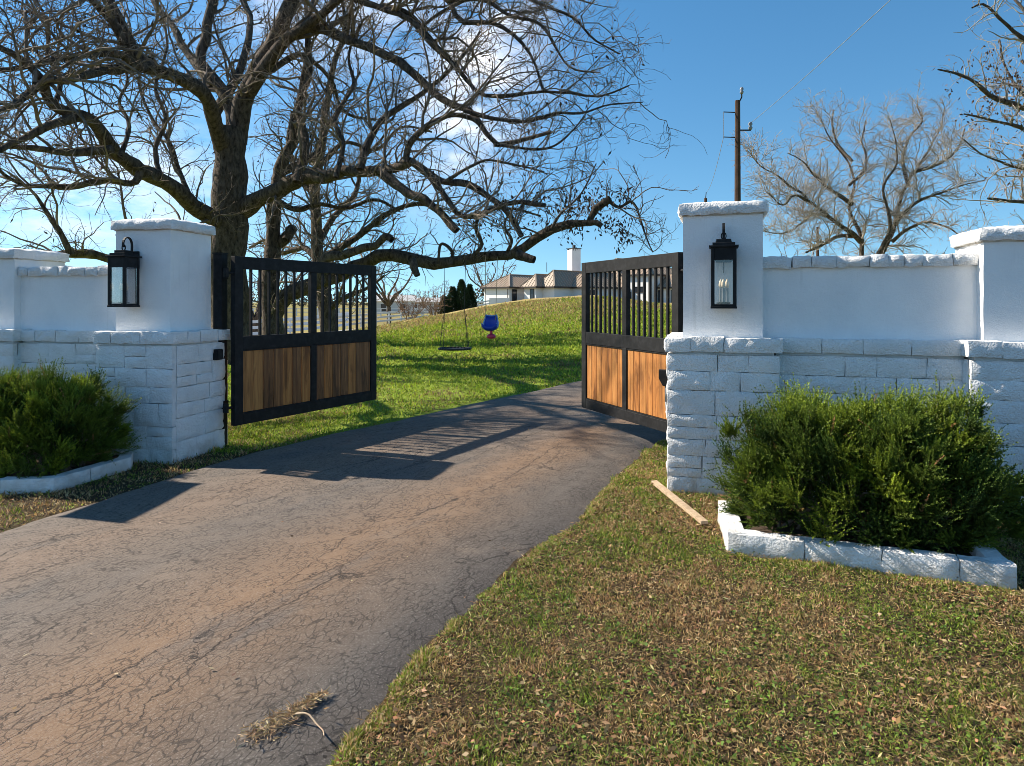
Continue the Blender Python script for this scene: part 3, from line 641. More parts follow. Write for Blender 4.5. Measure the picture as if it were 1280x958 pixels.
def juniper(label, centre, axis_ang, half, ztop, n, seed):
    """rounded-box shrub: half=(along, across), built of feathery upright sprays"""
    r_ = np.random.default_rng(seed); t = thing('juniper_shrub', label, 'shrub', (centre[0], centre[1], 0.06), axis_ang, 'clipped junipers in the planters')
    # plume clusters on a lumpy superellipsoid, each a fan of feathery sprays; a thinner fill inside
    NL = 24; nc = n//40
    zc, hz = 0.36*ztop, 0.56*ztop; e = 3.6
    def surf(k, lo, hi):
        dirs = unit(r_.normal(size=(k, 3))*np.array([half[0], half[1], hz])); dirs = unit(dirs/np.array([half[0], half[1], hz])); dirs[:, 2] = np.where(dirs[:, 2] < -0.72, -dirs[:, 2], dirs[:, 2])
        rr_ = 1/np.power(np.sum(np.abs(dirs)**e, axis=1), 1/e)
        lump = 1+0.17*vn(dirs*3.6+seed, seed)+0.15*vn(dirs*8+seed, seed+1)
        P = dirs*(rr_*lump*r_.uniform(lo, hi, k))[:, None]*np.array([half[0], half[1], hz]); P[:, 2] += zc; return P[P[:, 2] > 0.03]
    PC = surf(nc, .66, .98); nc = len(PC)
    oc = unit(unit((PC-np.array([0, 0, zc*.5]))*np.array([1/half[0]**2, 1/half[1]**2, 1/hz**2]))*.8+np.array([0, 0, .75])+.3*r_.normal(size=(nc, 3)))
    size = r_.uniform(.6, 1.6, nc)
    ci = np.repeat(np.arange(nc), 40); k = len(ci)
    b0 = PC[ci]+r_.normal(size=(k, 3))*0.022*size[ci][:, None]; d = unit(oc[ci]+.38*r_.normal(size=(k, 3))); ln = r_.uniform(.06, .155, k)*size[ci]
    hue = np.clip(.5+.5*vn(PC*3.0+3, seed+5)+.22*r_.normal(size=nc), 0, 1)[ci]
    PF = surf(n//4, .3, .8); kf = len(PF); P = PF
    b0 = np.concatenate([b0, PF]); d = np.concatenate([d, unit(PF-np.array([0, 0, .1])+.5*r_.normal(size=(kf, 3))+np.array([0, 0, .4]))]); ln = np.concatenate([ln, r_.uniform(.08, .16, kf)]); hue = np.concatenate([hue, np.full(kf, .2)])
    k = len(b0)
    bb, dd, ll, ww = sprays(b0, d, ln, NL, 0.021, 0.0078)
    V, Qd = kites(bb, dd, ll, ww)
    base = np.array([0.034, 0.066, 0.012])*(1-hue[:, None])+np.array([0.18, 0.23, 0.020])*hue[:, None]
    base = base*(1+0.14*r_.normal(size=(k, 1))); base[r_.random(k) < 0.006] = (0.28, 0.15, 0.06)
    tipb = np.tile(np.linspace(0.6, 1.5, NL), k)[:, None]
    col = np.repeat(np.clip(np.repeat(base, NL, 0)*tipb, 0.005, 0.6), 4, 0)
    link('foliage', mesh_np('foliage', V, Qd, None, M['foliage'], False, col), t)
    tb = Tubes(); m_ = 60
    b0 = np.zeros((m_, 3)); b0[:, 0] = r_.uniform(-.7, .7, m_)*half[0]; b0[:, 1] = r_.uniform(-.4, .4, m_)*half[1]
    tgt = P[r_.integers(0, kf, m_)]*np.array([.92, .92, .92])
    L_ = np.linspace(0, 1, 6)[None, :, None]; pts = b0[:, None]*(1-L_)+tgt[:, None]*L_; pts[:, :, 2] += 0.08*np.sin(L_[..., 0]*3.1)
    pts[:, 1:-1] += r_.normal(size=(m_, 4, 3))*0.02
    tb.add(pts, np.repeat(np.linspace(0.012, 0.003, 6)[None], m_, 0), 5); tb.build('stems', M['twig'], t)
    return t

# ------------------------------------------------------------------ branch machinery (all vectorised)
class Tubes:
    def __init__(s): s.V = []; s.Q = []; s.n = 0
    def add(s, pts, rad, sides):
        m, k, _ = pts.shape
        if m == 0: return
        tg = unit(np.gradient(pts, axis=1)); mean = unit(pts[:, -1]-pts[:, 0]); ref = unit(np.cross(mean, np.array([0.31, 0.87, 0.39])))
        b_ = unit(np.cross(tg, ref[:, None])); a = np.cross(b_, tg)
        ph = np.arange(sides)*2*np.pi/sides
        V = pts[:, :, None]+rad[:, :, None, None]*(np.cos(ph)[None, None, :, None]*a[:, :, None]+np.sin(ph)[None, None, :, None]*b_[:, :, None])
        i = (np.arange(m)[:, None, None]*k*sides+np.arange(k-1)[None, :, None]*sides+np.arange(sides)[None, None]).reshape(-1)
        j = (np.arange(m)[:, None, None]*k*sides+np.arange(k-1)[None, :, None]*sides+((np.arange(sides)+1) % sides)[None, None]).reshape(-1)
        s.V.append(V.reshape(-1, 3)); s.Q.append(np.stack([i, j, j+sides, i+sides], -1)+s.n); s.n += m*k*sides
    def build(s, name, mt, parent, rough=0.0):
        V = np.concatenate(s.V)
        if rough: V = V+rough*vv(V*6, 3)+rough*0.5*vv(V*15, 9)
        o = bpy.data.objects.new(name, None)
        me = mesh_np(name, V-np.array(parent.location), np.concatenate(s.Q), None, mt, True) if parent.get('world') else mesh_np(name, V, np.concatenate(s.Q), None, mt, True)
        bpy.data.objects.remove(o)
        return link(name, me, parent)
def resample(P, R, n):
    P = np.asarray(P, float); d = np.r_[0, np.cumsum(np.linalg.norm(np.diff(P, axis=0), axis=1))]; s = np.linspace(0, d[-1], n)
    return smooth_line(P, n), np.interp(s, d, R)
def spawn(pts, rad, dens, ang, lmin, lmax, K, wig, up, rf, r_, tmin=0.12, taper=0.35, rmin=0.0, lenpow=0.5, outv=None):
    """children along parents (M,K0,3); dens per metre"""
    m, k0, _ = pts.shape; Ls = np.linalg.norm(np.diff(pts, axis=1), axis=2).sum(1)
    cnt = r_.poisson(Ls*dens); idx = np.repeat(np.arange(m), cnt); n = len(idx)
    if n == 0: return np.zeros((0, K, 3)), np.zeros((0, K))
    tpos = tmin+(1-tmin)*r_.random(n); f = tpos*(k0-1); i0 = np.clip(f.astype(int), 0, k0-2); u = (f-i0)[:, None]
    b_ = pts[idx, i0]*(1-u)+pts[idx, i0+1]*u; tg = unit(pts[idx, i0+1]-pts[idx, i0]); pr_ = rad[idx, i0]*(1-u[:, 0])+rad[idx, i0+1]*u[:, 0]
    perp = unit(np.cross(tg, r_.normal(size=(n, 3)))); an = r_.uniform(ang[0], ang[1], n)[:, None]
    d = unit(tg*np.cos(an)+perp*np.sin(an)+np.array([0, 0, 1])*up*r_.uniform(0.2, 1.0, (n, 1)))
    if up > 0.3: d[:, 2] = np.where(d[:, 2] < -0.2, -0.6*d[:, 2], d[:, 2])
    L_ = (lmin+(lmax-lmin)*r_.random(n)**1.5)*(1-0.45*tpos)
    P = np.zeros((n, K, 3)); P[:, 0] = b_; st = L_/(K-1); curve = r_.normal(size=(n, 3))*wig*0.55
    for q in range(1, K):
        d = unit(d+r_.normal(size=(n, 3))*wig+curve+np.array([0, 0, up*0.12])); P[:, q] = P[:, q-1]+d*st[:, None]
    r0 = np.minimum(np.minimum(np.maximum(pr_*rf, rmin), pr_*0.95), 0.6*rmin+L_*0.014); R = np.maximum(r0[:, None]*np.linspace(1, taper, K)[None], rmin*0.6)
    return P, R
def set_world(t): t['world'] = 1; return t

def bare_tree(name, label, limbs, base, seed, group=None, dens=(1.5, 3.2, 5.0), lens=((0.9, 3.3), (0.35, 1.3), (0.14, 0.5)), rmin=(0.012, 0.006, 0.0042), m_trunk='bark', m_twig='twig', leaves=None, cat='tree', up=(0.35, 0.25, 0.15), wig=(0.22, 0.24, 0.25)):
    """limbs: list of (3-D points, radii, twiggy?)"""
    r_ = np.random.default_rng(seed); t = thing(name, label, cat, tuple(base), 0, group); t['world'] = 1
    tk = Tubes(); LP, LR = [], []
    for P, R, tw in limbs:
        p, r = resample(P, R, 26); n = len(p)
        L_ = np.linalg.norm(p[-1]-p[0]); env = np.sin(np.linspace(0, np.pi, n))[:, None]
        p = p+env*0.035*math.sqrt(max(L_, .3))*vv(p*1.3+seed, seed)+env*0.35*np.minimum(r[:, None], .12)*vv(p*3.5, seed+5)
        r = r*(1+0.16*vn(p*3.1, seed+2))
        tk.add(p[None], r[None], 10 if R[0] > 0.06 else 7)
        if tw: LP.append(p); LR.append(r)
    LP = np.array(LP); LR = np.array(LR)
    a, ar = spawn(LP, LR, dens[0], (0.5, 1.25), *lens[0], 11, wig[0], up[0], 0.5, r_, 0.1, 0.3, rmin[0], 0.5)
    b_, br = spawn(a, ar, dens[1], (0.5, 1.2), *lens[1], 7, wig[1], up[1], 0.6, r_, 0.1, 0.4, rmin[1])
    b2, b2r = spawn(LP, LR, dens[1]*0.5, (0.6, 1.4), *lens[1], 7, wig[1], up[1], 0.25, r_, 0.1, 0.4, rmin[1])
    b_ = np.concatenate([b_, b2]); br = np.concatenate([br, b2r])
    c, cr_ = spawn(b_, br, dens[2], (0.5, 1.1), *lens[2], 4, wig[2], up[2], 0.7, r_, 0.15, 0.5, rmin[2])
    tw = Tubes(); tw.add(a, ar, 5); tw.add(b_, br, 4); tw.add(c, cr_, 3)
    tk.build('trunk', M[m_trunk], t, 0.008); tw.build('crown', M[m_twig], t); print(name, len(a), len(b_), len(c))
    if leaves:
        nl, cols, boxes = leaves
        ends = np.concatenate([c[:, -1], b_[:, -1]])
        for (fn, cnt) in boxes:
            sel = ends[fn(ends)]
            if len(sel) == 0: continue
            q = sel[r_.integers(0, len(sel), cnt)]+r_.normal(size=(cnt, 3))*0.06
            d = r_.normal(size=(cnt, 3))*0.7+np.array([0, 0, -1.0])
            V, Qd = kites(q, d, r_.uniform(.06, .13, cnt), r_.uniform(.025, .05, cnt))
            boxes_v.append((V, Qd))
        n = 0; VV, QQ = [], []
        for V, Qd in boxes_v: VV.append(V); QQ.append(Qd+n); n += len(V)
        boxes_v.clear()
        if VV:
            V = np.concatenate(VV); cc = np.repeat(palette(len(V)//4, cols, [1]*len(cols)), 4, 0)
            link('dead_leaves', mesh_np('dead_leaves', V-np.array(t.location), np.concatenate(QQ), None, M['deadleaf'], False, cc), t)
    del t['world']
    return t
boxes_v = []
def px_limb(pts, w0, w1, d0, d1, tw=True):
    """a limb seen at these pixels: width in pixels at both ends, distance running from d0 to d1 metres"""
    n = len(pts); s = np.r_[0, np.cumsum([math.hypot(b_[0]-a[0], b_[1]-a[1]) for a, b_ in zip(pts[:-1], pts[1:])])]; s = s/s[-1]
    D = d0+(d1-d0)*s; P = np.array([at(p[0], p[1], d) for p, d in zip(pts, D)]); w = w0+(w1-w0)*s**0.8
    return P, w*D/F/2, tw

# --- the big bare tree behind the left gate
T0 = 16.0
big = [
 px_limb([(288, 462), (287, 400), (284, 310), (288, 240), (288, 190), (287, 160)], 54, 37, T0, T0-.2, False),
 px_limb([(280, 185), (268, 150), (250, 112), (222, 98), (178, 86), (150, 88), (111, 94), (67, 97), (20, 130), (-40, 150)], 23, 6, T0-.3, 8.2),
 px_limb([(180, 88), (168, 74), (158, 57), (141, 27), (115, 0), (80, -60), (40, -130)], 15, 4, 12.4, 10.5),
 px_limb([(165, 82), (158, 72), (118, 69), (77, 72), (34, 84), (-10, 89), (-80, 80)], 11, 4, 12.2, 9),
 px_limb([(292, 175), (289, 134), (269, 101), (249, 74), (259, 40), (268, 0), (255, -80), (240, -180)], 19, 5, T0, 17.5),
 px_limb([(296, 180), (302, 141), (322, 87), (349, 44), (363, 10), (372, -20), (390, -120), (420, -230)], 26, 9, T0, 14.5),
 px_limb([(312, 115), (336, 77), (366, 44), (393, 34), (420, 47), (450, 52), (480, 67), (511, 87), (541, 111), (568, 131), (585, 138), (601, 161), (618, 181), (655, 175), (689, 165)], 19, 5, T0-.3, 11.8),
 px_limb([(580, 138), (620, 150), (660, 152), (700, 140), (726, 144), (753, 134), (803, 128)], 6, 1.5, 12.6, 11.5),
 px_limb([(618, 181), (650, 185), (690, 184), (716, 165), (730, 145)], 5, 1.5, 12.2, 12),
 px_limb([(288, 290), (270, 275), (242, 258), (208, 232), (175, 215), (144, 191), (128, 168), (111, 148), (91, 144)], 25, 15, T0, 10.8),
 px_limb([(95, 145), (67, 131), (50, 94), (27, 70), (0, 60), (-60, 20)], 13, 4, 10.9, 9),
 px_limb([(95, 146), (60, 158), (27, 175), (0, 188), (-50, 220)], 13, 5, 10.9, 9),
 px_limb([(140, 188), (121, 188), (67, 191), (34, 186), (0, 183), (-60, 190)], 12, 5, 11.8, 9.5),
 px_limb([(175, 216), (168, 228), (134, 225), (97, 232), (60, 232), (27, 228), (7, 218), (-20, 190)], 10, 4, 12.8, 11),
 px_limb([(70, 130), (75, 100), (60, 70), (62, 40), (40, -10)], 7, 2.5, 10.9, 12),
 px_limb([(262, 300), (225, 320), (190, 332), (149, 325), (97, 318), (50, 324), (0, 335)], 13, 9, T0, 13),
 px_limb([(88, 318), (80, 300), (62, 270), (40, 240), (10, 215)], 8, 2.5, 13.6, 13),
 px_limb([(300, 265), (325, 248), (353, 235), (386, 222), (410, 222), (434, 215), (467, 215), (500, 208), (514, 202)], 24, 12, T0, 12.8),
 px_limb([(514, 202), (534, 215), (555, 228), (588, 232), (615, 249), (635, 269), (652, 296)], 10, 7, 12.8, 12),
 px_limb([(478, 218), (511, 242), (541, 259), (571, 289)], 13, 9, 13.2, 12.5),
 px_limb([(450, 212), (464, 168), (487, 141), (534, 111), (570, 80), (600, 40)], 11, 3, 13.4, 14.5),
 px_limb([(507, 203), (511, 181), (534, 158), (568, 144), (588, 148), (615, 175)], 9, 5, 12.8, 12.4),
 px_limb([(540, 222), (560, 250), (578, 269), (615, 262), (635, 254), (682, 257)], 8, 6, 12.5, 12),
 px_limb([(555, 228), (580, 215), (610, 200), (640, 205), (680, 215)], 5, 2, 12.4, 11.8),
 px_limb([(366, 44), (400, 20), (430, -5), (500, -20), (560, 0), (575, 24), (608, 24), (642, 44), (665, 74), (679, 114)], 12, 3, 14.6, 12),
 px_limb([(430, -5), (480, 10), (520, 30), (545, 62), (575, 85), (600, 115), (640, 118), (682, 111), (709, 114), (749, 121), (786, 107)], 9, 2, 14, 11.5),
 px_limb([(560, 0), (608, 0), (635, 17), (669, 30), (692, 57), (716, 84), (749, 91)], 7, 2, 13, 11.5),
 px_limb([(540, -20), (610, -25), (662, 0), (685, 13), (719, 27), (743, 50), (773, 67)], 7, 2, 13, 12),
 px_limb([(480, 8), (505, 15), (530, 40), (548, 62), (560, 72)], 9, 8, 14, 13.2),
 px_limb([(520, 40), (545, 20), (580, 0), (640, -30), (700, -10), (740, 5)], 5, 2, 13.6, 13),
 # towards and away from the camera, mostly above the frame
 px_limb([(178, 86), (150, 30), (105, -50), (40, -110), (-60, -150)], 17, 6, 12.6, 11),
 px_limb([(255, -60), (215, -110), (120, -160), (0, -200)], 15, 5, 16.8, 12),
 px_limb([(265, 110), (230, 60), (205, 20), (170, -40), (120, -110)], 12, 4, 16.5, 19),
 px_limb([(270, 140), (300, 90), (310, 40), (300, -20), (320, -100)], 13, 4, 16.3, 20),
 px_limb([(335, 90), (380, 70), (410, 100), (430, 140), (470, 150)], 8, 3, 15.6, 18),
 px_limb([(372, 228), (380, 180), (372, 140), (388, 95), (384, 40), (395, -20)], 12, 4, 14.6, 15.5),
 px_limb([(420, 222), (428, 180), (418, 150), (440, 110), (436, 70), (450, 30)], 8, 2.5, 13.8, 14.5),
 px_limb([(240, 255), (225, 215), (215, 180), (190, 150), (175, 110), (185, 60)], 8, 2.5, 15, 16),
 px_limb([(205, 232), (195, 190), (205, 150), (195, 115), (210, 60), (200, 10)], 7, 2.5, 13.9, 15),
 px_limb([(150, 196), (160, 160), (150, 130), (160, 100), (140, 60)], 6, 2.5, 11.9, 13),
]
dk = [(0.05, 0.032, 0.02), (0.09, 0.055, 0.03), (0.035, 0.026, 0.02)]
inbox = lambda x0, x1, y0, y1: (lambda e: (lambda px, py: (px > x0) & (px < x1) & (py > y0) & (py < y1))(HX+e[:, 0]*F/e[:, 1], HY-(e[:, 2]-CAMZ)*F/e[:, 1]))
bb_ = at(288, 460, T0); bb_[2] = H(bb_[0], bb_[1])
bare_tree('bare_tree', 'largest bare tree with thick spreading limbs over the left gate', big, bb_, 31, dens=(3.5, 4.7, 4.8), rmin=(.0085, .0048, .0037), leaves=(1, dk, [(inbox(0, 800, 0, 300), 900)]), group='bare trees by the gateway')
# --- second trunk: carries the long low limb that the swings hang from
T1 = 17.0
second = [
 px_limb([(341, 455), (340, 390), (338, 330), (337, 290), (345, 245), (352, 200), (368, 160), (378, 110), (385, 60), (380, -20)], 29, 4, T1, 16.5),
 px_limb([(342, 395), (352, 376), (386, 357), (420, 345), (445, 331), (460, 325), (482, 316), (504, 323), (526, 329), (558, 331), (582, 325), (613, 320.6), (646, 318), (657, 310), (674, 296.5), (702, 282), (736, 279), (746, 259), (763, 249)], 22, 9, T1, 14.0),
 px_limb([(760, 250), (773, 259), (790, 252), (800, 275), (803, 285), (816, 316)], 5, 1.5, 14, 13.6),
 px_limb([(646, 318), (658, 322), (668, 325)], 13, 9, 14.2, 14.0, False),
 px_limb([(515, 326), (518, 338), (522, 345)], 11, 7, 14.5, 14.4, False),
 px_limb([(736, 279), (748, 281), (752, 283)], 9, 7, 14, 13.9, False),
 px_limb([(400, 352), (407, 325), (430, 316), (450, 312), (470, 308), (484, 296), (490, 300)], 14, 9, 15.5, 14.6),
 px_limb([(395, 340), (412, 319), (434, 302), (467, 279), (501, 259), (528, 255), (552, 262)], 11, 5, 15.8, 14.5),
 px_limb([(338, 310), (352, 300), (365, 285), (358, 300)], 16, 12, T1, T1-.4, False),
 px_limb([(563, 331), (566, 316), (553, 305), (549, 318), (548, 330)], 5, 3, 14.2, 14.4),
 px_limb([(590, 322), (602, 306), (595, 290), (600, 270), (640, 262), (676, 270)], 6, 2.5, 14.1, 13.5),
 px_limb([(634, 316), (640, 300), (632, 285), (640, 262)], 5, 2, 14.1, 13.6),
 px_limb([(352, 215), (372, 205), (398, 190), (410, 160), (430, 130), (450, 90)], 11, 3, 16.8, 18),
 px_limb([(345, 250), (370, 262), (400, 255), (430, 262), (470, 250), (500, 265)], 8, 3, 16.8, 15.5),
 px_limb([(690, 286), (700, 270), (715, 255), (730, 235), (745, 205)], 4, 1.3, 14, 13.8),
]
bb_ = at(341, 455, T1); bb_[2] = H(bb_[0], bb_[1])
bare_tree('bare_tree', 'bare tree whose long low limb carries the swings', second, bb_, 32, dens=(4.0, 4.8, 4.6), lens=((0.6, 2.1), (0.3, 1.0), (0.14, 0.45)), rmin=(.010, .0055, .004), leaves=(1, dk, [(inbox(690, 790, 235, 320), 650), (inbox(560, 690, 200, 330), 250)]), group='bare trees by the gateway')
T2 = 19.5
third = [
 px_limb([(412, 450), (410, 400), (402, 340), (397, 280), (395, 225), (405, 160), (412, 100), (430, 40), (420, -40)], 23, 3, T2, T2),
 px_limb([(400, 300), (420, 270), (445, 240), (455, 200), (480, 170)], 10, 3, T2, 21), px_limb([(396, 250), (375, 220), (360, 185), (365, 140)], 8, 3, T2, 20.5),
 px_limb([(408, 390), (430, 372), (450, 365), (480, 345)], 8, 3, T2, 18.5), px_limb([(402, 330), (380, 310), (352, 318), (330, 300), (312, 310)], 9, 3, T2, 21),
 px_limb([(397, 210), (430, 180), (470, 185), (500, 160), (540, 165)], 7, 2.5, T2, 20.5)]
bb_ = at(412, 450, T2); bb_[2] = H(bb_[0], bb_[1])
bare_tree('bare_tree', 'slimmer bare tree whose trunk shows through bars at the left gate centre', third, bb_, 33, dens=(3.8, 4.6, 4.4), rmin=(.011, .006, .005), group='bare trees by the gateway')
# --- bare trees above the right-hand wall
z3 = lambda *p: [(850+a/2.977, b_/2.977) for a, b_ in p]
TR = 34.0
rt = [
 px_limb(z3((690, 1250), (685, 1050), (670, 880), (630, 770), (645, 690), (625, 600), (560, 520), (520, 430)), 9, .9, TR, TR+1),
 px_limb(z3((640, 760), (575, 715), (500, 650), (455, 600), (400, 570)), 6, .9, TR, TR-2), px_limb(z3((672, 900), (640, 870), (560, 810), (480, 750), (430, 700), (350, 650), (290, 610), (260, 570)), 6.5, .9, TR, TR-3),
 px_limb(z3((640, 880), (590, 880), (540, 905), (470, 940)), 5, 3, TR, TR-2), px_limb(z3((560, 810), (500, 800), (450, 830), (380, 870), (300, 860)), 4, .9, TR, TR-4),
 px_limb(z3((700, 1200), (760, 930), (800, 830), (830, 720), (870, 640), (930, 550), (970, 470), (985, 400)), 9, .9, TR, TR+2), px_limb(z3((730, 960), (780, 850), (770, 770), (760, 690), (810, 610), (800, 520), (780, 440)), 6, .9, TR, TR-1),
 px_limb(z3((800, 830), (870, 760), (960, 720), (1050, 690), (1140, 670)), 5.5, .9, TR, TR-2), px_limb(z3((790, 900), (850, 850), (910, 830), (970, 840), (1030, 870), (1080, 930)), 5, .9, TR, TR-3),
 px_limb(z3((850, 690), (830, 600), (850, 520), (900, 450), (880, 390)), 5, 1.5, TR, TR+3), px_limb(z3((870, 640), (960, 610), (1030, 560), (1060, 480)), 5, 1.5, TR, TR+1),
 px_limb(z3((630, 690), (690, 620), (680, 530), (690, 450)), 4, 1.5, TR, TR+2), px_limb(z3((640, 600), (590, 540), (570, 470), (570, 410)), 4, 1.5, TR, TR+2),
 px_limb(z3((480, 750), (430, 730), (380, 760), (330, 720)), 4, 1.5, TR-2, TR-4)]
bb_ = at(850+690/2.977, 430, TR); bb_[2] = H(bb_[0], bb_[1])-.1
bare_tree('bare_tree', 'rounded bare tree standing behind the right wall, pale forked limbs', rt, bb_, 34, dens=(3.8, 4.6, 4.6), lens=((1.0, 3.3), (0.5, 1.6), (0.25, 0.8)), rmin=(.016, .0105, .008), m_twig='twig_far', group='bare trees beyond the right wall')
TS = 17.0
rs = [
 px_limb([(1420, 460), (1415, 300), (1400, 150), (1380, 40), (1370, -60)], 50, 20, TS, TS, False),
 px_limb([(1400, 170), (1340, 140), (1280, 131), (1246, 124), (1220, 104), (1199, 94), (1172, 87)], 14, 2, TS, 15.5), px_limb([(1385, 60), (1330, 70), (1280, 50), (1250, 22), (1225, 5), (1215, 10)], 12, 2, TS, 16),
 px_limb([(1400, 200), (1340, 190), (1280, 162), (1245, 150), (1205, 143)], 10, 2, TS, 15), px_limb([(1405, 230), (1340, 240), (1290, 252), (1255, 250), (1235, 248)], 10, 3, TS, 16),
 px_limb([(1330, 240), (1300, 215), (1260, 205), (1225, 190), (1205, 175)], 6, 1.5, 16.5, 15.5), px_limb([(1340, 70), (1310, 30), (1280, 10), (1255, -15)], 7, 2, 16.5, 17.5),
 px_limb([(1300, 135), (1270, 108), (1255, 80), (1250, 50)], 5, 1.5, 16, 16.5), px_limb([(1405, 260), (1350, 280), (1300, 280), (1270, 290)], 7, 2, TS, 17.5)]
bb_ = at(1420, 460, TS); bb_[2] = H(bb_[0], bb_[1])-.1
lb = [(0.12, 0.065, 0.035), (0.16, 0.09, 0.05), (0.07, 0.045, 0.03)]
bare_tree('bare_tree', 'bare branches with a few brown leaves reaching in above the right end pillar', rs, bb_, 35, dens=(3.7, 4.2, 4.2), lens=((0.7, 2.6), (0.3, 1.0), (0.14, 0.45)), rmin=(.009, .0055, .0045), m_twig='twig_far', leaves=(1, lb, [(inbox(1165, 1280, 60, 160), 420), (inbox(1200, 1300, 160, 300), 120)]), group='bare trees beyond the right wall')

def auto_limbs(base, height, spread, n, seed, r0, trunk_h=0.15, lean=0.0):
    r_ = np.random.default_rng(seed); out = []; base = np.array(base, float); top = base+np.array([lean*height*0.1, 0, height*trunk_h])
    if trunk_h > 0.02: out.append((np.array([base-np.array([0, 0, .2]), (base+top)/2, top]), np.array([r0*1.15, r0, r0*0.9]), False))
    for k in range(n):
        a = 2*math.pi*(k+r_.uniform(-.3, .3))/n; s = spread*r_.uniform(.55, 1.0); hh = height*r_.uniform(0.7, 1.0)*(1-0.25*(s/spread-.55))
        tgt = base+np.array([math.cos(a)*s, math.sin(a)*s, hh]); mid = top+(tgt-top)*0.45+np.array([math.cos(a)*s*0.12, math.sin(a)*s*.12, hh*0.03])
        st = top if trunk_h > 0.02 else base+np.array([math.cos(a)*.15, math.sin(a)*.15, 0])
        out.append((np.array([st, (st+mid)/2+r_.normal(size=3)*.05*spread*np.array([1, 1, .5]), mid, (mid+tgt)/2+r_.normal(size=3)*.05*spread, tgt]), np.array([r0*.6, r0*.5, r0*.4, r0*.25, r0*.1]), True))
    return out
def far_tree(name, label, px, D, height, spread, n, seed, r0, trunk_h, group, rmin, m_twig, dens=(1.2, 1.6, 2.0), m_trunk='bark', lens=None):
    x = (px-HX)*D/F; b_ = np.array([x, D, float(H(x, D))])
    s = height/8.0; lens = lens or ((.8*s, 2.6*s), (.4*s, 1.3*s), (.2*s, .7*s))
    return bare_tree(name, label, auto_limbs(b_, height, spread, n, seed, r0, trunk_h), b_, seed, group, dens, lens, rmin, m_trunk, m_twig)
far_tree('crepe_myrtle', 'brown multi-stemmed bush beyond the lawn, left of the evergreens', 512, 48, 2.7, 1.75, 11, 41, .05, 0.0, 'brown twiggy bushes beyond the lawn', (.016, .013, .011), 'myrtle', (4, 5, 5), 'myrtle', ((.4, 1.1), (.25, .6), (.12, .3)))
far_tree('crepe_myrtle', 'brown multi-stemmed bush just left of the dark evergreens', 543, 52, 2.9, 1.5, 10, 42, .05, 0.0, 'brown twiggy bushes beyond the lawn', (.016, .013, .011), 'myrtle', (4, 5, 5), 'myrtle', ((.4, 1.1), (.25, .6), (.12, .3)))
far_tree('bare_tree', 'grey bare tree on the far field seen just right of the left gate', 486, 64, 7.5, 4.2, 7, 43, .2, .22, 'bare trees far off', (.03, .022, .018), 'twig')
far_tree('bare_tree', 'bare tree behind the left end of the house', 612, 118, 10.5, 7, 8, 44, .25, .2, 'bare trees far off', (.05, .036, .03), 'twig', (.8, 1.1, 1.3))
far_tree('bare_tree', 'low twiggy bare tree low behind the right wall beside its pillar', 985, 46, 4.6, 2.4, 8, 45, .09, .1, 'bare trees beyond the right wall', (.02, .016, .013), 'twig_far', (1.8, 2.4, 2.6))
far_tree('bare_tree', 'small bare tree behind the right wall near its end pillar', 1160, 52, 5.2, 3.8, 8, 46, .1, .1, 'bare trees beyond the right wall', (.022, .017, .014), 'twig_far', (1.6, 2.2, 2.4))
far_tree('bare_tree', 'bare tree glimpsed through the bars at the left gate hinge side', 318, 40, 6.0, 4.0, 8, 47, .2, .18, 'bare trees far off', (.024, .018, .014), 'twig')

# evergreens
def evergreen(label, px, D, h, r, seed):
    x = (px-HX)*D/F; z = float(H(x, D)); r_ = np.random.default_rng(seed)
    t = thing('evergreen_tree', label, 'tree', (x, D, z), 0, 'dark evergreens beyond the lawn')
    n = 1500; hz = r_.random(n)**0.8; a = r_.uniform(0, 6.283, n); prof = r*np.minimum(1.0, (1-hz)*1.5+.06)*(1+.25*vn(np.stack([np.cos(a)*2, np.sin(a)*2, hz*7], -1), seed)); rad = prof*np.sqrt(r_.uniform(.35, 1, n))
    P = np.stack([np.cos(a)*rad, np.sin(a)*rad, .05+hz*h], -1); d = np.stack([np.cos(a)*.5, np.sin(a)*.5, np.ones(n)], -1)+.3*r_.normal(size=(n, 3))
    bb, dd, ll, ww = sprays(P, d, np.full(n, .28), 8, .14, .05)
    V, Qd = kites(bb, dd, ll, ww); c = np.repeat(palette(n*8, [(.022, .045, .016), (.032, .06, .02), (.02, .036, .016)], [1, 1, 1]), 4, 0)
    link('crown', mesh_np('crown', V, Qd, None, M['foliage'], False, c), t); MB().bar((0, 0, -.2), (0, 0, h*.7), .14, n=6).build('trunk', M['bark'], t)
for lab, px, D, h, r in (('dark evergreen tree left of the tallest one beside the fence', 566, 66, 2.6, .72), ('tallest dark conical evergreen in the row by the fence', 577, 66, 3.15, .75), ('dark evergreen tree nearest the house', 587, 67, 2.6, .62), ('low dark evergreen at the left end of the row', 556, 65, 1.7, .6)):
    evergreen(lab, px, D, h, r, int(px))

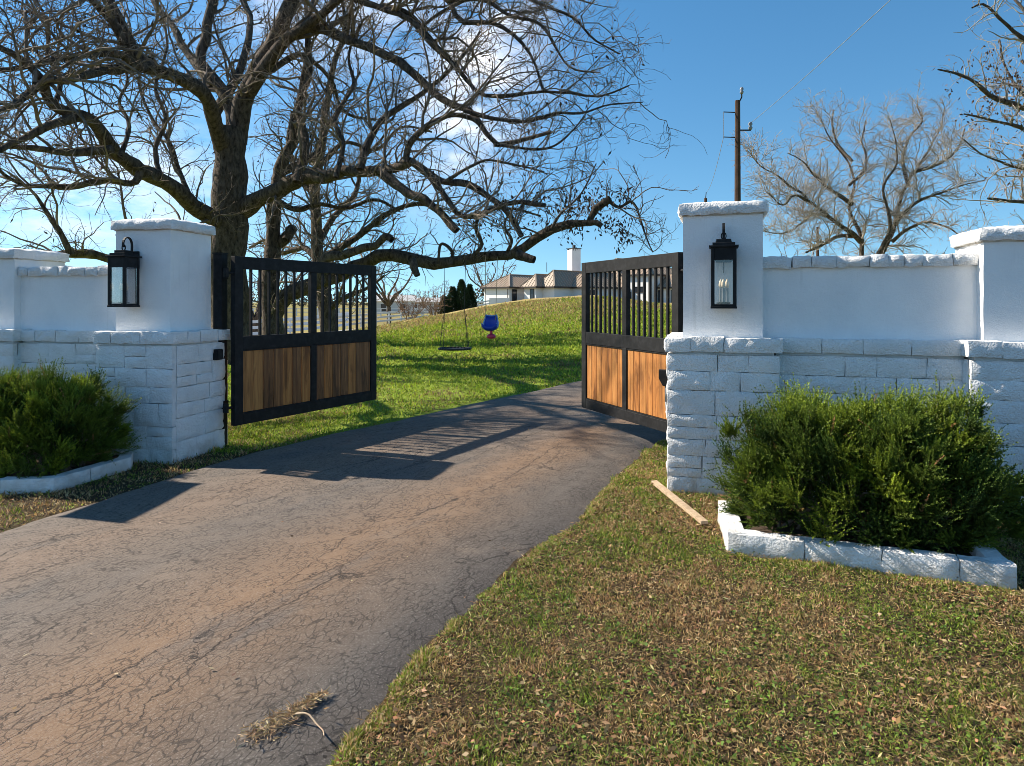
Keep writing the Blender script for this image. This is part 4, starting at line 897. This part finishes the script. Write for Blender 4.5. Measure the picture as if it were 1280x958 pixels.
# ------------------------------------------------------------------ far treeline, barns, fences
def treeline():
    n = 16000; a = rng.uniform(-1.1, 1.1, n); D = rng.uniform(330, 430, n); x = np.tan(a)*D
    top = 7+4.5*fbm(np.stack([x*.03, 0*x, 0*x], -1), 6, 4)
    z = -1+np.abs(rng.random(n))**.8*top; P = np.stack([x, D, z], -1)
    V, Qd = kites(P, rng.normal(size=(n, 3))+np.array([0, 0, .7]), rng.uniform(1.0, 2.6, n), rng.uniform(.5, 1.3, n))
    c = np.repeat(palette(n, [(.09, .07, .055), (.06, .065, .04), (.12, .10, .08)], [2, 2, 1]), 4, 0)
    tag(link('distant_treeline', mesh_np('distant_treeline', V, Qd, None, M['deadleaf'], False, c)), 'far brown and green treeline along the horizon', 'treeline', kind='stuff')
treeline()
def barn(label, px, D, w, d, h, rh, rz=.2):
    x = (px-HX)*D/F; z = float(H(x, D)); t = thing('farm_building', label, 'building', (x, D, z), rz, 'low farm buildings far off')
    MB().box((0, 0, h/2-.2), (w, d, h+.4)).build('wall', M['barn'], t)
    o = .4; R = [(-w/2-o, -d/2-o, h), (w/2+o, -d/2-o, h), (w/2+o, d/2+o, h), (-w/2-o, d/2+o, h), (-w/2-o, 0, h+rh), (w/2+o, 0, h+rh)]
    MB().add(R, [(0, 1, 5, 4), (2, 3, 4, 5), (0, 4, 3), (1, 2, 5), (3, 2, 1, 0)]).build('roof', M['barnroof'], t)
    for k in (-.25, .2): MB().box((k*w, -d/2-.03, h*.42), (w*.12, .08, h*.7)).build('door', M['window'], t)
barn('low pale barn far off beyond the twiggy bushes', 492, 150, 9, 7, 2.6, 1.4); barn('long low white farm building far off left of the evergreens', 535, 175, 14, 7, 2.4, 1.2, .1)
def rail_fence(label, pts, hgt, rails, step, post_w, group):
    P = np.array(pts, float); d = np.r_[0, np.cumsum(np.linalg.norm(np.diff(P, axis=0), axis=1))]; n = max(2, int(d[-1]/step)+1)
    s = np.linspace(0, d[-1], n); X = np.interp(s, d, P[:, 0]); Y = np.interp(s, d, P[:, 1]); Z = H(X, Y)
    t = thing('rail_fence', label, 'fence', (X[0], Y[0], float(Z[0])), 0, group); o = np.array([X[0], Y[0], Z[0]])
    me = MB().box((0, 0, hgt/2-.1), (post_w, post_w, hgt+.24)).build('fence_post', M['whitepaint'], t); me.location = (0, 0, 0)
    for k in range(1, n):
        c = me.copy(); C.objects.link(c); c.parent = t; c.location = (X[k]-o[0], Y[k]-o[1], float(Z[k]-o[2]))
    for k in range(n-1):
        for q in range(rails):
            zz = hgt*(.95-q*.9/rails) if rails > 1 else hgt*.9
            a = np.array([X[k], Y[k]-.07, Z[k]+zz])-o; b_ = np.array([X[k+1], Y[k+1]-.07, Z[k+1]+zz])-o
            MB().bar(a, b_, .05, .15).build('fence_rail', M['whitepaint'], t)
rail_fence('white rail fence climbing the lawn towards the house', [(-19, 39), (-15, 45), (-10.5, 55), (-6.3, 66), (-2.6, 78)], 1.05, 3, 1.9, .13, 'white rail fences')
rail_fence('white rail fence crossing the far field', [(-60, 118), (-30, 122), (-13, 126)], 1.3, 2, 3.5, .2, 'white rail fences')
rail_fence('white rail fence along the pale road seen through the left gate', [(-30, 40.5), (-22, 38), (-15, 36), (-9.5, 40)], 1.05, 3, 2.2, .13, 'white rail fences')

# ------------------------------------------------------------------ house on the hill
HD = 95.0
def house():
    sc = HD/F; x0 = (598-HX)*sc; ph = math.radians(45)
    t = thing('white_house', 'long white house with brown standing seam hip roofs on the hill', 'house', (0, HD, 0))
    ze = CAMZ+19.5*HD/F
    def wing(pxl, pxf, yb, length, apex_rise=None, ze_=None, ovh=.45):
        """square-cornered wing: lit left face from pixel pxl to the front corner pxf; yb = depth of front corner relative to HD"""
        z_ = ze if ze_ is None else ze_
        Dc = HD+yb; xf = (pxf-HX)*Dc/F; W = (pxf-pxl)*Dc/F*math.sqrt(2)
        fc = np.array([xf, yb]); a = np.array([-math.cos(ph), math.sin(ph)]); b_ = np.array([math.sin(ph), math.cos(ph)])
        def q(s, r, z): p = fc+a*s+b_*r; return (p[0], p[1], z)
        rise = apex_rise or W/2*.60
        e = .12
        # roof with eaves
        V = [q(0, 0, z_), q(W, 0, z_), q(W, length, z_), q(0, length, z_), q(W/2, W/2, z_+rise), q(W/2, length-W/2, z_+rise)]
        rf = MB().add(V, [(0, 4, 1), (0, 3, 5, 4), (3, 2, 5), (2, 1, 4, 5)]).build('roof', M['roof'], t)
        fa = MB(); th_ = .28
        for A, B in ((q(0, 0, z_), q(W, 0, z_)), (q(0, 0, z_), q(0, length, z_)), (q(W, 0, z_), q(W, length, z_)), (q(W, length, z_), q(0, length, z_))):
            fa.bar(np.array(A)-[0, 0, .13], np.array(B)-[0, 0, .13], .06, .24)
        fa.build('fascia', M['fascia'], t)
        so_ = MB().add([q(0, 0, z_-.02), q(W, 0, z_-.02), q(W, length, z_-.02), q(0, length, z_-.02)], [(0, 1, 2, 3)]).build('soffit', M['fascia'], t)
        # seams: ribs running up the lit left slope and the right slope, one part
        sm_ = MB(); k = .45
        while k < W-.2:
            hgt_ = min(k, W-k); r = hgt_/(W/2)
            sm_.bar(q(k, 0, z_+.03), q(k, hgt_, z_+r*rise+.03), .07, .07); k += .55
        k = .45
        while k < length-.3:
            hgt_ = min(k, length-k, W/2); r = hgt_/(W/2)
            sm_.bar(q(0, k, z_+.03), q(hgt_, k, z_+r*rise+.03), .05, .05); k += .55
        for A, B in ((V[0], V[4]), (V[1], V[4]), (V[4], V[5]), (V[3], V[5])): sm_.bar(np.array(A)+[0, 0, .05], np.array(B)+[0, 0, .05], .2, .1)
        sm_.build('roof_seams', M['seam'], t)
        i = ovh; zb = 0.0
        w = MB().add([q(i, i, zb), q(W-i, i, zb), q(W-i, length-i, zb), q(i, length-i, zb), q(i, i, z_-.05), q(W-i, i, z_-.05), q(W-i, length-i, z_-.05), q(i, length-i, z_-.05)], [(0, 1, 5, 4), (1, 2, 6, 5), (2, 3, 7, 6), (3, 0, 4, 7)])
        w.build('wall', M['housewall'], t)
        return q, W, z_
    def opening(q, s0, s1, za, zb, lit, name='window'):
        """opening on the right (shaded) or left (lit) face"""
        i = .45-.05
        f = (lambda s, z: q(s, i, z)) if lit else (lambda s, z: q(i, s, z))
        A, B = np.array(f(s0, za)), np.array(f(s1, za)); up = np.array([0, 0, zb-za])
        fr = MB(); fr.bar(A, B, .08, .08); fr.bar(A+up, B+up, .08, .08); fr.bar(A+[0, 0, .04], A+up-[0, 0, .04], .08, .08); fr.bar(B+[0, 0, .04], B+up-[0, 0, .04], .08, .08)
        o = fr.build(name, M['fascia'], t); MB().add([A, B, B+up, A+up], [(0, 1, 2, 3)]).build('pane', M['window'], o)
    w1, W1, _ = wing(598, 636.5, 0, 14); opening(w1, 1.0, 1.9, 1.2, ze-.4, False, 'door')
    w2, W2, _ = wing(650, 670, -1.5, 14, 1.75); opening(w2, .8, 1.5, 1.4, ze-.4, True, 'window')
    w3, W3, _ = wing(668, 693, -2.0, 16, 2.3)
    w4, W4, _ = wing(697, 734, -1.2, 18, 2.2)
    w5, W5, _ = wing(716, 780, 3.5, 20, 4.6)
    w6, W6, z6 = wing(780, 814, 1.0, 9, 1.9, CAMZ+36*HD/F); opening(w6, 1.6, 3.2, 2.9, 3.7, True); opening(w6, 3.7, 4.4, 1.3, 3.0, True, 'door')
    w7, W7, _ = wing(812, 862, -1.0, 14, 2.6); opening(w7, 2.0, 3.2, 1.4, 3.2, True); opening(w7, 4.6, 5.8, 1.4, 3.2, True)
    opening(w5, 1.5, 2.8, 1.4, ze-.5, True); opening(w4, 1.2, 2.2, 1.4, ze-.5, False)
    D5 = HD+9; c = at(717.5, 334, D5); ct = at(717.5, 311.5, D5)
    ch = MB().box((c[0], D5-HD, (c[2]-1.2+ct[2])/2), (1.55, 1.3, ct[2]-c[2]+1.2), .5).build('chimney', M['brick'], t)
    MB().box((c[0], D5-HD, ct[2]+.04), (1.75, 1.5, .1), .5).build('chimney_cap', M['fascia'], ch); MB().box((c[0], D5-HD, ct[2]+.33), (.35, .35, .5), .5).build('flue', M['fascia'], ch)
    dp = w1(.38, .1, 0); MB().bar((dp[0], dp[1]-.05, .8), (dp[0], dp[1]-.05, ze-.3), .14, n=6).build('downpipe', M['fascia'], t)
    # low white screen wall before the left face
    p = at(624, 378, 90); MB().box((p[0], p[1]-HD, 1.25), (2.6, .2, 1.6)).build('screen_wall', M['housewall'], t)
    vp = at(683.5, 330, HD+2); MB().bar((vp[0], 2, vp[2]-1.2), (vp[0], 2, vp[2]+.2), .1, n=6).build('vent_pipe', M['fascia'], t)
house()

# ------------------------------------------------------------------ utility poles and line
def pole(label, px, pyt, D, hardware, w=.27):
    x = (px-HX)*D/F; zt = CAMZ+(HY-pyt)*D/F; zg = float(H(x, D)); t = thing('utility_pole', label, 'utility pole', (x, D, zg-.1), 0, 'wooden utility poles beyond the wall')
    MB().lathe([(w*.62, 0), (w*.5, (zt-zg)*.6), (w*.42, zt-zg+.1)], (0, 0, 0), 10).build('mast', M['pole'], t, smooth=False)
    h = zt-zg+.1
    if hardware:
        b_ = MB(); b_.bar((.05, 0, h-.1), (.18, 0, h+.15), .05); b_.bar((.18, 0, h+.15), (.18, 0, h+.35), .06, n=6); b_.build('bracket', M['black'], t)
        MB().lathe([(.06, 0), (.09, .08), (.05, .14), (.09, .2), (.05, .28)], (.18, 0, h+.3), 10).build('insulator', M['ceramic'], t, smooth=True)
        MB().bar((.1, 0, h-1.30), (.58, 0, h-1.30), .05).build('bracket', M['black'], t)
        MB().lathe([(.06, 0), (.1, .08), (.05, .16), (.1, .24), (.05, .34)], (.56, 0, h-1.28), 10).build('insulator', M['ceramic'], t, smooth=True)
        for z in (h-.52, h-1.62): MB().bar((-.1, 0, z), (-.62, 0, z+.02), .035).build('bracket', M['black'], t)
    return t, np.array([x, D, zg-.1]), h
p1, o1, h1 = pole('tall brown utility pole with insulators rising behind the right lantern pillar', 922, 126, 30, True)
p2, o2, h2 = pole('far pole tip peeping above the cap left of the tall pole', 882, 248, 58, False, .3)
p3, o3, h3 = pole('thin far pole against the bare tree above the right wall', 1022, 284, 85, False, .36)
MB().bar((.0, 0, h2), (.05, 0, h2+.5), .07, n=6).build('pin', M['black'], p2)
def wire(label, a, b_, sag, r=.010):
    n = 24; u = np.linspace(0, 1, n)[:, None]; P = np.array(a)*(1-u)+np.array(b_)*u; P[:, 2] -= sag*4*(u*(1-u))[:, 0]
    tb = Tubes(); tb.add(P[None], np.full((1, n), r), 4)
    V = np.concatenate(tb.V); o = link('power_line', mesh_np('power_line', V-np.array(a), np.concatenate(tb.Q), None, M['steel'], True)); o.location = a
    tag(o, label, 'cable', 'overhead cables from the tall pole')
ins = o1+np.array([.56, 0, h1-1.0])
wire('thin power line sweeping from the tall pole up to the top right', ins, np.array([9.3, 2.0, 10.4]), .35)
wire('thin cable from the tall pole down to the far pole tip', o1+np.array([-.62, 0, h1-1.6]), o2+np.array([.05, 0, h2+.5]), .5, .012)
wire('thin cable joining the two side brackets on the tall pole', o1+np.array([-.62, 0, h1-.5]), o1+np.array([-.62, 0, h1-1.6]), .0, .010)

# ------------------------------------------------------------------ swings under the low limb
def ropes(t, pairs, r=.006, m_='rope'):
    for a, b_ in pairs: MB().bar(a, b_, r*2, n=5).build('rope', M[m_], t)
SD = 14.15
c = at(568.5, 436, SD)
t = thing('saucer_swing', 'flat black saucer swing hanging low on long ropes', 'swing', tuple(c))
rg = MB(); pp = [(.33*math.cos(a), .33*math.sin(a), 0) for a in np.linspace(0, 2*math.pi, 29)]
for a_, b_ in zip(pp[:-1], pp[1:]): rg.bar(a_, b_, .042, .042, 6)
rg.build('rim', M['rubber'], t, smooth=True); MB().lathe([(.30, -.02), (.30, -.005), (.02, -.03)], (0, 0, 0), 20).build('mat', M['rubber'], t)
ltop = at(556, 331, SD)-c; rtop = at(582, 326, SD)-c; lk = at(555.5, 388, SD)-c; rk = at(580.5, 386, SD)-c
ropes(t, [((-.30, -.12, .02), lk), ((-.25, .18, .02), lk), ((.30, -.12, .02), rk), ((.25, .18, .02), rk), (lk, ltop), (rk, rtop)])
SD2 = 14.1; c = at(613, 405, SD2)
t = thing('toddler_swing', 'blue bucket swing with a red front piece hanging under the limb', 'swing', tuple(c), .5)
# bucket shell swept from back rest to seat, with raised side wings
prof = [(-.13, .16), (-.125, .06), (-.10, -.04), (-.05, -.11), (.04, -.13), (.12, -.11), (.15, -.05)]
vs, fs = [], []
for i, (y, z) in enumerate(prof):
    for k in range(9):
        a = -1+2*k/8; lift = .07*abs(a)**3 if i > 1 else .02*abs(a)**2; wdt = .15 if i > 1 else .115+.02*i
        vs.append((a*wdt, y+.03*abs(a)**2*(1 if i < 3 else 0), z+lift))
for i in range(len(prof)-1):
    for k in range(8): fs.append((i*9+k, i*9+k+1, (i+1)*9+k+1, (i+1)*9+k))
sh_ = MB().add(vs, fs).build('seat_shell', M['blue'], t, rot=(0, 0, 2.5), smooth=True); md = sh_.modifiers.new('s', 'SOLIDIFY'); md.thickness = .02
rm = MB(); left = [vs[i*9] for i in range(len(prof))]; right = [vs[i*9+8] for i in range(len(prof))]
for ch in (left, right, [left[0]]+[vs[k] for k in range(9)]):
    for a_, b_ in zip(ch[:-1], ch[1:]): rm.bar(a_, b_, .028, n=6)
rm.build('shell_rim', M['paleblue'], t, rot=(0, 0, 2.5), smooth=True)
rd = MB(); rd.bar((.02, 0, -.14), (.02, 0, -.22), .05, n=8); rd.lathe([(.04, -.31), (.09, -.29), (.10, -.25), (.06, -.21)], (.02, 0, 0), 14); rd.build('front_piece', M['pink'], t, smooth=True)
rt1 = at(607, 321.5, SD2)-c; rt2 = at(622, 321, SD2)-c
Rm = Matrix.Rotation(-.5, 3, 'Z')
ropes(t, [((-.12, 0, .10), Rm @ Vector(rt1)), ((.12, 0, .08), Rm @ Vector(rt2))], .006, 'yellowrope')

# ------------------------------------------------------------------ loose things on the ground
a = at(818, 602, 0); pa = np.array([1.155, 5.55]); pb = np.array([1.275, 4.52])
dv = pb-pa; L_ = np.linalg.norm(dv)
o = MB().box((0, 0, .011), (.05, L_, .022)).build('loose_plank', M['wood_raw'], None, ((pa[0]+pb[0])/2, (pa[1]+pb[1])/2, .03), (0.0, .05, math.atan2(dv[1], dv[0])-math.pi/2), bevel=.002)
tag(o, 'thin pale wooden plank lying on the grass by the right pillar', 'plank')
tb = Tubes(); P = np.array([at(375, 912, 0), ]); w0 = [(-.755, 2.385), (-.71, 2.37), (-.67, 2.34), (-.635, 2.295), (-.62, 2.25)]
P = np.array([(x, y, .062+.01*math.sin(i*2)) for i, (x, y) in enumerate(w0)]); tb.add(smooth_line(P, 12)[None], np.linspace(.004, .002, 12)[None], 5)
tag(link('fallen_twig', mesh_np('fallen_twig', np.concatenate(tb.V), np.concatenate(tb.Q), None, M['wood_raw'], True)), 'thin pale curved twig lying on the drive beside a dry clump', 'twig')

juniper('bushy green juniper behind the white kerb right of the drive', (2.215, 4.26), THR-.08, (.785, .46), .825, 15500, 51)
juniper('bushy green juniper at the left frame edge before the wall', (-4.16, 5.93), THL+.03, (.66, .48), .80, 11000, 52)
# two dark blades poking out of the right shrub
wb = thing('weed_stalks', 'two thin dark stalks poking up above the right juniper', 'weed', (1.86, 4.62, .5))
tb = Tubes(); 
for (x0, x1, zt) in ((.06, -.02, .48), (.03, .17, .42)):
    P = np.array([(x0, 0, 0), ((x0+x1)/2, 0, zt*.5), (x1, 0, zt)]); tb.add(smooth_line(P, 8)[None], np.linspace(.005, .0015, 8)[None], 4)
link('stalk', mesh_np('stalk', np.concatenate(tb.V), np.concatenate(tb.Q), None, M['bark'], True), wb)

# ------------------------------------------------------------------ grass, leaves
def solid_mask(x, y):
    """true where kerbs, pillars and walls stand"""
    def inrect(c, th, hw, hd):
        dx, dy = x-c[0], y-c[1]; u = dx*math.cos(th)+dy*math.sin(th); v = -dx*math.sin(th)+dy*math.cos(th); return (np.abs(u) < hw) & (np.abs(v) < hd)
    m_ = inrect(cL, THL, .42, .42) | inrect(cR, THR, .42, .42)
    for o in (pe, pf): m_ |= inrect(o.location, THR if o is pe else THL, .42, .42)
    for o, th, L_ in ((wl, THL, .6), (wr, THR, .7)): m_ |= inrect(o.location, th, L_, .22)
    def inpoly(P):
        r = np.zeros(len(x), bool); P = np.array(P); j = len(P)-1
        for i in range(len(P)):
            xi, yi = P[i]; xj, yj = P[j]
            r ^= ((yi > y) != (yj > y)) & (x < (xj-xi)*(y-yi)/(yj-yi+1e-12)+xi); j = i
        return r
    return m_ | inpoly([k0, k1, k2, k3]) | inpoly([q0, q1, q2, (-3.6, 6.5), (-4.8, 6.6)])
def grass(name, label, x, y, hgt, wdt, cols, probs, upness, clump=None, patch=None, z0=0.0):
    n = len(x); z = H(x, y)+z0+0.05*fbm(np.stack([x*0.8, y*0.8, 0*x], -1), 3)*sm(9, 13, y)
    d = rng.normal(size=(n, 3))*np.array([1, 1, .25])*upness+np.array([0, 0, 1.0])
    hh = hgt*rng.uniform(.5, 1.3, n)*np.clip(1+.75*vn(np.stack([x*7, y*7, 0*x], -1), 61)+.35*vn(np.stack([x*17, y*17, 0*x], -1), 62), .35, 2)
    V, Qd = kites(np.stack([x, y, z], -1), d, hh, wdt*rng.uniform(.7, 1.3, n), None, 0.0)
    c = palette(n, cols, probs, .2)
    if patch is not None: c = patch(c, x, y)
    tag(link(name, mesh_np(name, V, Qd, None, M['grass'], False, np.repeat(np.clip(c, .004, .8), 4, 0))), label, 'grass', kind='stuff')
def scatter(n, x0, x1, y0, y1, pw=1.0):
    return rng.uniform(x0, x1, n), y0+(y1-y0)*rng.random(n)**pw
G1 = (.20, .27, .034); G2 = (.31, .37, .06); G3 = (.085, .14, .022); B1 = (.46, .32, .145); B2 = (.29, .18, .08); B3 = (.58, .45, .24)
def patch_near(c, x, y):
    n1_ = .55*fbm(np.stack([x*1.7, y*1.7, 0*x], -1), 12, 4)+.75*vn(np.stack([x*11, y*11, 0*x], -1), 15); br = n1_+rng.normal(size=len(x))*.45 > -.05
    nb = int(br.sum()); c[br] = palette(nb, [B1, B2, B3], [3, 3, 1.3]); return c
x, y = scatter(420000, -1.2, 5.2, 1.7, 8.2, 1.45)
rt_ = road_t(x, y); k = (rt_ < .002+.01*vn(np.stack([x*8, y*8, 0*x], -1), 4)) & ~solid_mask(x, y) & (np.abs(x) < y*.80+.4)
x, y = x[k], y[k]
grass('lawn_grass', 'short patchy green and brown lawn grass right of the drive', x, y, .019+.0045*np.clip(y-3, 0, 4), .0032+.0006*y, [G1, G2, G3], [3, 2, 2], .75, None, patch_near)
# clover-like broad leaves and fallen leaves in the near lawn
n = 17000; x, y = scatter(n, -.9, 4.4, 1.8, 5.4, 1.2); k = (road_t(x, y) < 0) & ~solid_mask(x, y) & (fbm(np.stack([x*2.3, y*2.3, 0*x], -1), 19, 3) > -.05) & (np.abs(x) < y*.80+.3); x, y = x[k], y[k]; n = len(x)
V, Qd = kites(np.stack([x, y, rng.uniform(.012, .032, n)], -1), np.stack([rng.normal(size=n), rng.normal(size=n), np.abs(rng.normal(size=n))*.35], -1), rng.uniform(.010, .022, n), rng.uniform(.008, .017, n), np.stack([0*x, 0*x, 0*x+1], -1)+.4*rng.normal(size=(n, 3)))
tag(link('clover', mesh_np('clover', V, Qd, None, M['grass'], False, np.repeat(palette(n, [(.14, .22, .04), (.19, .28, .045), (.09, .15, .03)], [1, 1, 1]), 4, 0))), 'small green clover leaves among the lawn right of the drive', 'ground cover', kind='stuff')
n = 34000; x, y = scatter(n, -1.0, 5.0, 1.8, 7.4, 1.2); dens_ = fbm(np.stack([x*1.3, y*1.3, 0*x], -1), 29, 3)
nearp = np.exp(-((x-1.35)**2+(y-4.95)**2)/.35); k = (road_t(x, y) < 0.0) & ~solid_mask(x, y) & (rng.random(n) < .32+.35*dens_+.9*nearp) & (np.abs(x) < y*.80+.3); x, y = x[k], y[k]; n = len(x)
V, Qd = kites(np.stack([x, y, rng.uniform(.010, .036, n)], -1), np.stack([rng.normal(size=n), rng.normal(size=n), rng.normal(size=n)*.3], -1), rng.uniform(.014, .036, n), rng.uniform(.008, .018, n), np.stack([0*x, 0*x, 0*x+1], -1)+.5*rng.normal(size=(n, 3)))
tag(link('fallen_leaves', mesh_np('fallen_leaves', V, Qd, None, M['deadleaf'], False, np.repeat(palette(n, [(.25, .15, .07), (.32, .21, .105), (.15, .085, .04), (.40, .29, .16)], [3, 2, 2, .35]), 4, 0))), 'brown fallen leaves strewn over the lawn right of the drive', 'leaf litter', kind='stuff')
# flat straw thatch under the blades
x, y = scatter(100000, -1.0, 5.0, 1.7, 7.0, 1.5); k = (road_t(x, y) < .004) & ~solid_mask(x, y) & (np.abs(x) < y*.80+.3); x, y = x[k], y[k]; n = len(x)
V, Qd = kites(np.stack([x, y, rng.uniform(.004, .022, n)], -1), np.stack([rng.normal(size=n), rng.normal(size=n), np.abs(rng.normal(size=n))*.25], -1), rng.uniform(.015, .042, n), .0022+.0005*y)
tag(link('grass_thatch', mesh_np('grass_thatch', V, Qd, None, M['grass'], False, np.repeat(patch_near(palette(n, [(.33, .26, .11), (.24, .23, .06), (.17, .21, .04)], [2, 2, 2]), x, y), 4, 0))), 'dry straw thatch lying under the lawn grass right of the drive', 'thatch', kind='stuff')
n = 150; y = 2.2+7*rng.random(n); u = rng.random(n); x = np.interp(y, R2[:, 1], R2[:, 0])*(1-u)+np.interp(y, L2[:, 1], L2[:, 0])*u
V, Qd = kites(np.stack([x, y, .06+0*x], -1), np.stack([rng.normal(size=n), rng.normal(size=n), np.abs(rng.normal(size=n))*.2], -1), rng.uniform(.012, .03, n), rng.uniform(.006, .014, n), np.stack([0*x, 0*x, 0*x+1], -1)+.4*rng.normal(size=(n, 3)))
tag(link('drive_leaves', mesh_np('drive_leaves', V, Qd, None, M['deadleaf'], False, np.repeat(palette(n, [(.25, .15, .07), (.12, .08, .05), (.40, .30, .18)], [2, 2, 1]), 4, 0))), 'few scattered bits of leaf lying on the asphalt drive', 'leaf litter', kind='stuff')
n = 22000; y = 1.8+6.4*rng.random(n)**1.3; x = np.interp(y, R2[:, 1], R2[:, 0])+np.abs(rng.normal(size=n))*.035-.015+.02*vn(np.stack([y*9, y*0, y*0], -1), 3); kk = vn(np.stack([x*6, y*6, 0*x], -1), 77) > -.15; x, y = x[kk], y[kk]
xs, ys = [x], [y]
for (p, q, m_) in ((k1, k2, 5000), (k1, k0, 1500), (CR, CR+uR*BW, 2500), (CR, CR+vR*BW, 2500)):
    u = rng.random(m_)[:, None]; d_ = unit(np.array(q)-np.array(p)); nn = np.array([d_[1], -d_[0]]); nn = nn if (nn@(np.array([1.2, 2.0])-np.array(p))) > 0 else -nn
    pt = np.array(p)*(1-u)+np.array(q)*u+nn*(.012+np.abs(rng.normal(size=(m_, 1)))*.03); kk = vn(np.stack([pt[:, 0]*5, pt[:, 1]*5, 0*pt[:, 0]], -1), 78) > -.1; xs.append(pt[kk, 0]); ys.append(pt[kk, 1])
x, y = np.concatenate(xs), np.concatenate(ys)
grass('edge_tufts', 'longer grass tufts fringing the drive edge, kerb and pillar foot', x, y, .027+0*x, .004+.0006*y, [G1, G2, B1, B3], [2, 2, 2, 2], .9)
# left verge
x, y = scatter(110000, -9.5, -2.2, 2.5, 9.2); rt_ = road_t(x, y); k = (rt_ > .99) & ~solid_mask(x, y) & (x > -y*1.35); x, y = x[k], y[k]
grass('verge_grass', 'thin dry grass and leaf litter along the left edge of the drive', x, y, .034+.004*np.clip(y-5, 0, 3), .008, [G1, G2, G3], [3, 2, 2], .8, None, patch_near)
# the lawn beyond the gate
def patch_far(c, x, y):
    w_ = y-.35*x+7*.5*vn(np.stack([x*.35, y*.35, 0*x], -1), 44)+rng.normal(size=len(x))*1.6; br = w_+rng.normal(size=len(x))*1.6 > 25.0; c[br] = palette(int(br.sum()), [(.42, .32, .13), (.36, .26, .11), (.34, .36, .09)], [3, 2, 2])
    b2 = (fbm(np.stack([x*.9, y*.9, 0*x], -1), 47, 3)+rng.normal(size=len(x))*.4 > .75) & ~br; c[b2] = palette(int(b2.sum()), [(.30, .24, .09), (.24, .19, .08)], [1, 1]); return c
x, y = scatter(230000, -7.5, 9, 6.8, 30, 1.5); rt_ = road_t(x, y); k = ((rt_ > 1.0) | (rt_ < 0) | (y > 13)) & (np.abs(x-.1*y) < 2.6+.36*y) & ~((rt_ > 0) & (rt_ < 1) & (y < 16.8)) & ~solid_mask(x, y); x, y = x[k], y[k]
grass('hill_grass', 'bright green lawn grass on the mound beyond the gate', x, y, .042+.0035*np.clip(y-8, 0, 14), .010+.0016*(y-6), [(.28, .36, .034), (.37, .43, .05), (.18, .25, .026)], [3, 2.4, 1.6], .7, None, patch_far)
# dry clump in the drive crack and tufts in the cracks along its edge
n = 900; u = rng.random(n); x = -.865+.17*u+rng.normal(size=n)*.028*(1.25-u); y = 2.27+.26*u+rng.normal(size=n)*.022*(1.2-u)
V, Qd = kites(np.stack([x, y, np.full(n, .055)], -1), np.stack([rng.normal(size=n), rng.normal(size=n), np.abs(rng.normal(size=n))*.18], -1), rng.uniform(.015, .04, n), rng.uniform(.002, .0045, n))
tag(link('dry_grass_clump', mesh_np('dry_grass_clump', V, Qd, None, M['deadleaf'], False, np.repeat(palette(n, [(.36, .25, .13), (.27, .18, .09), (.45, .34, .2)], [2, 2, 1]), 4, 0))), 'clump of dry straw grass in a crack of the drive', 'dry grass', kind='stuff')
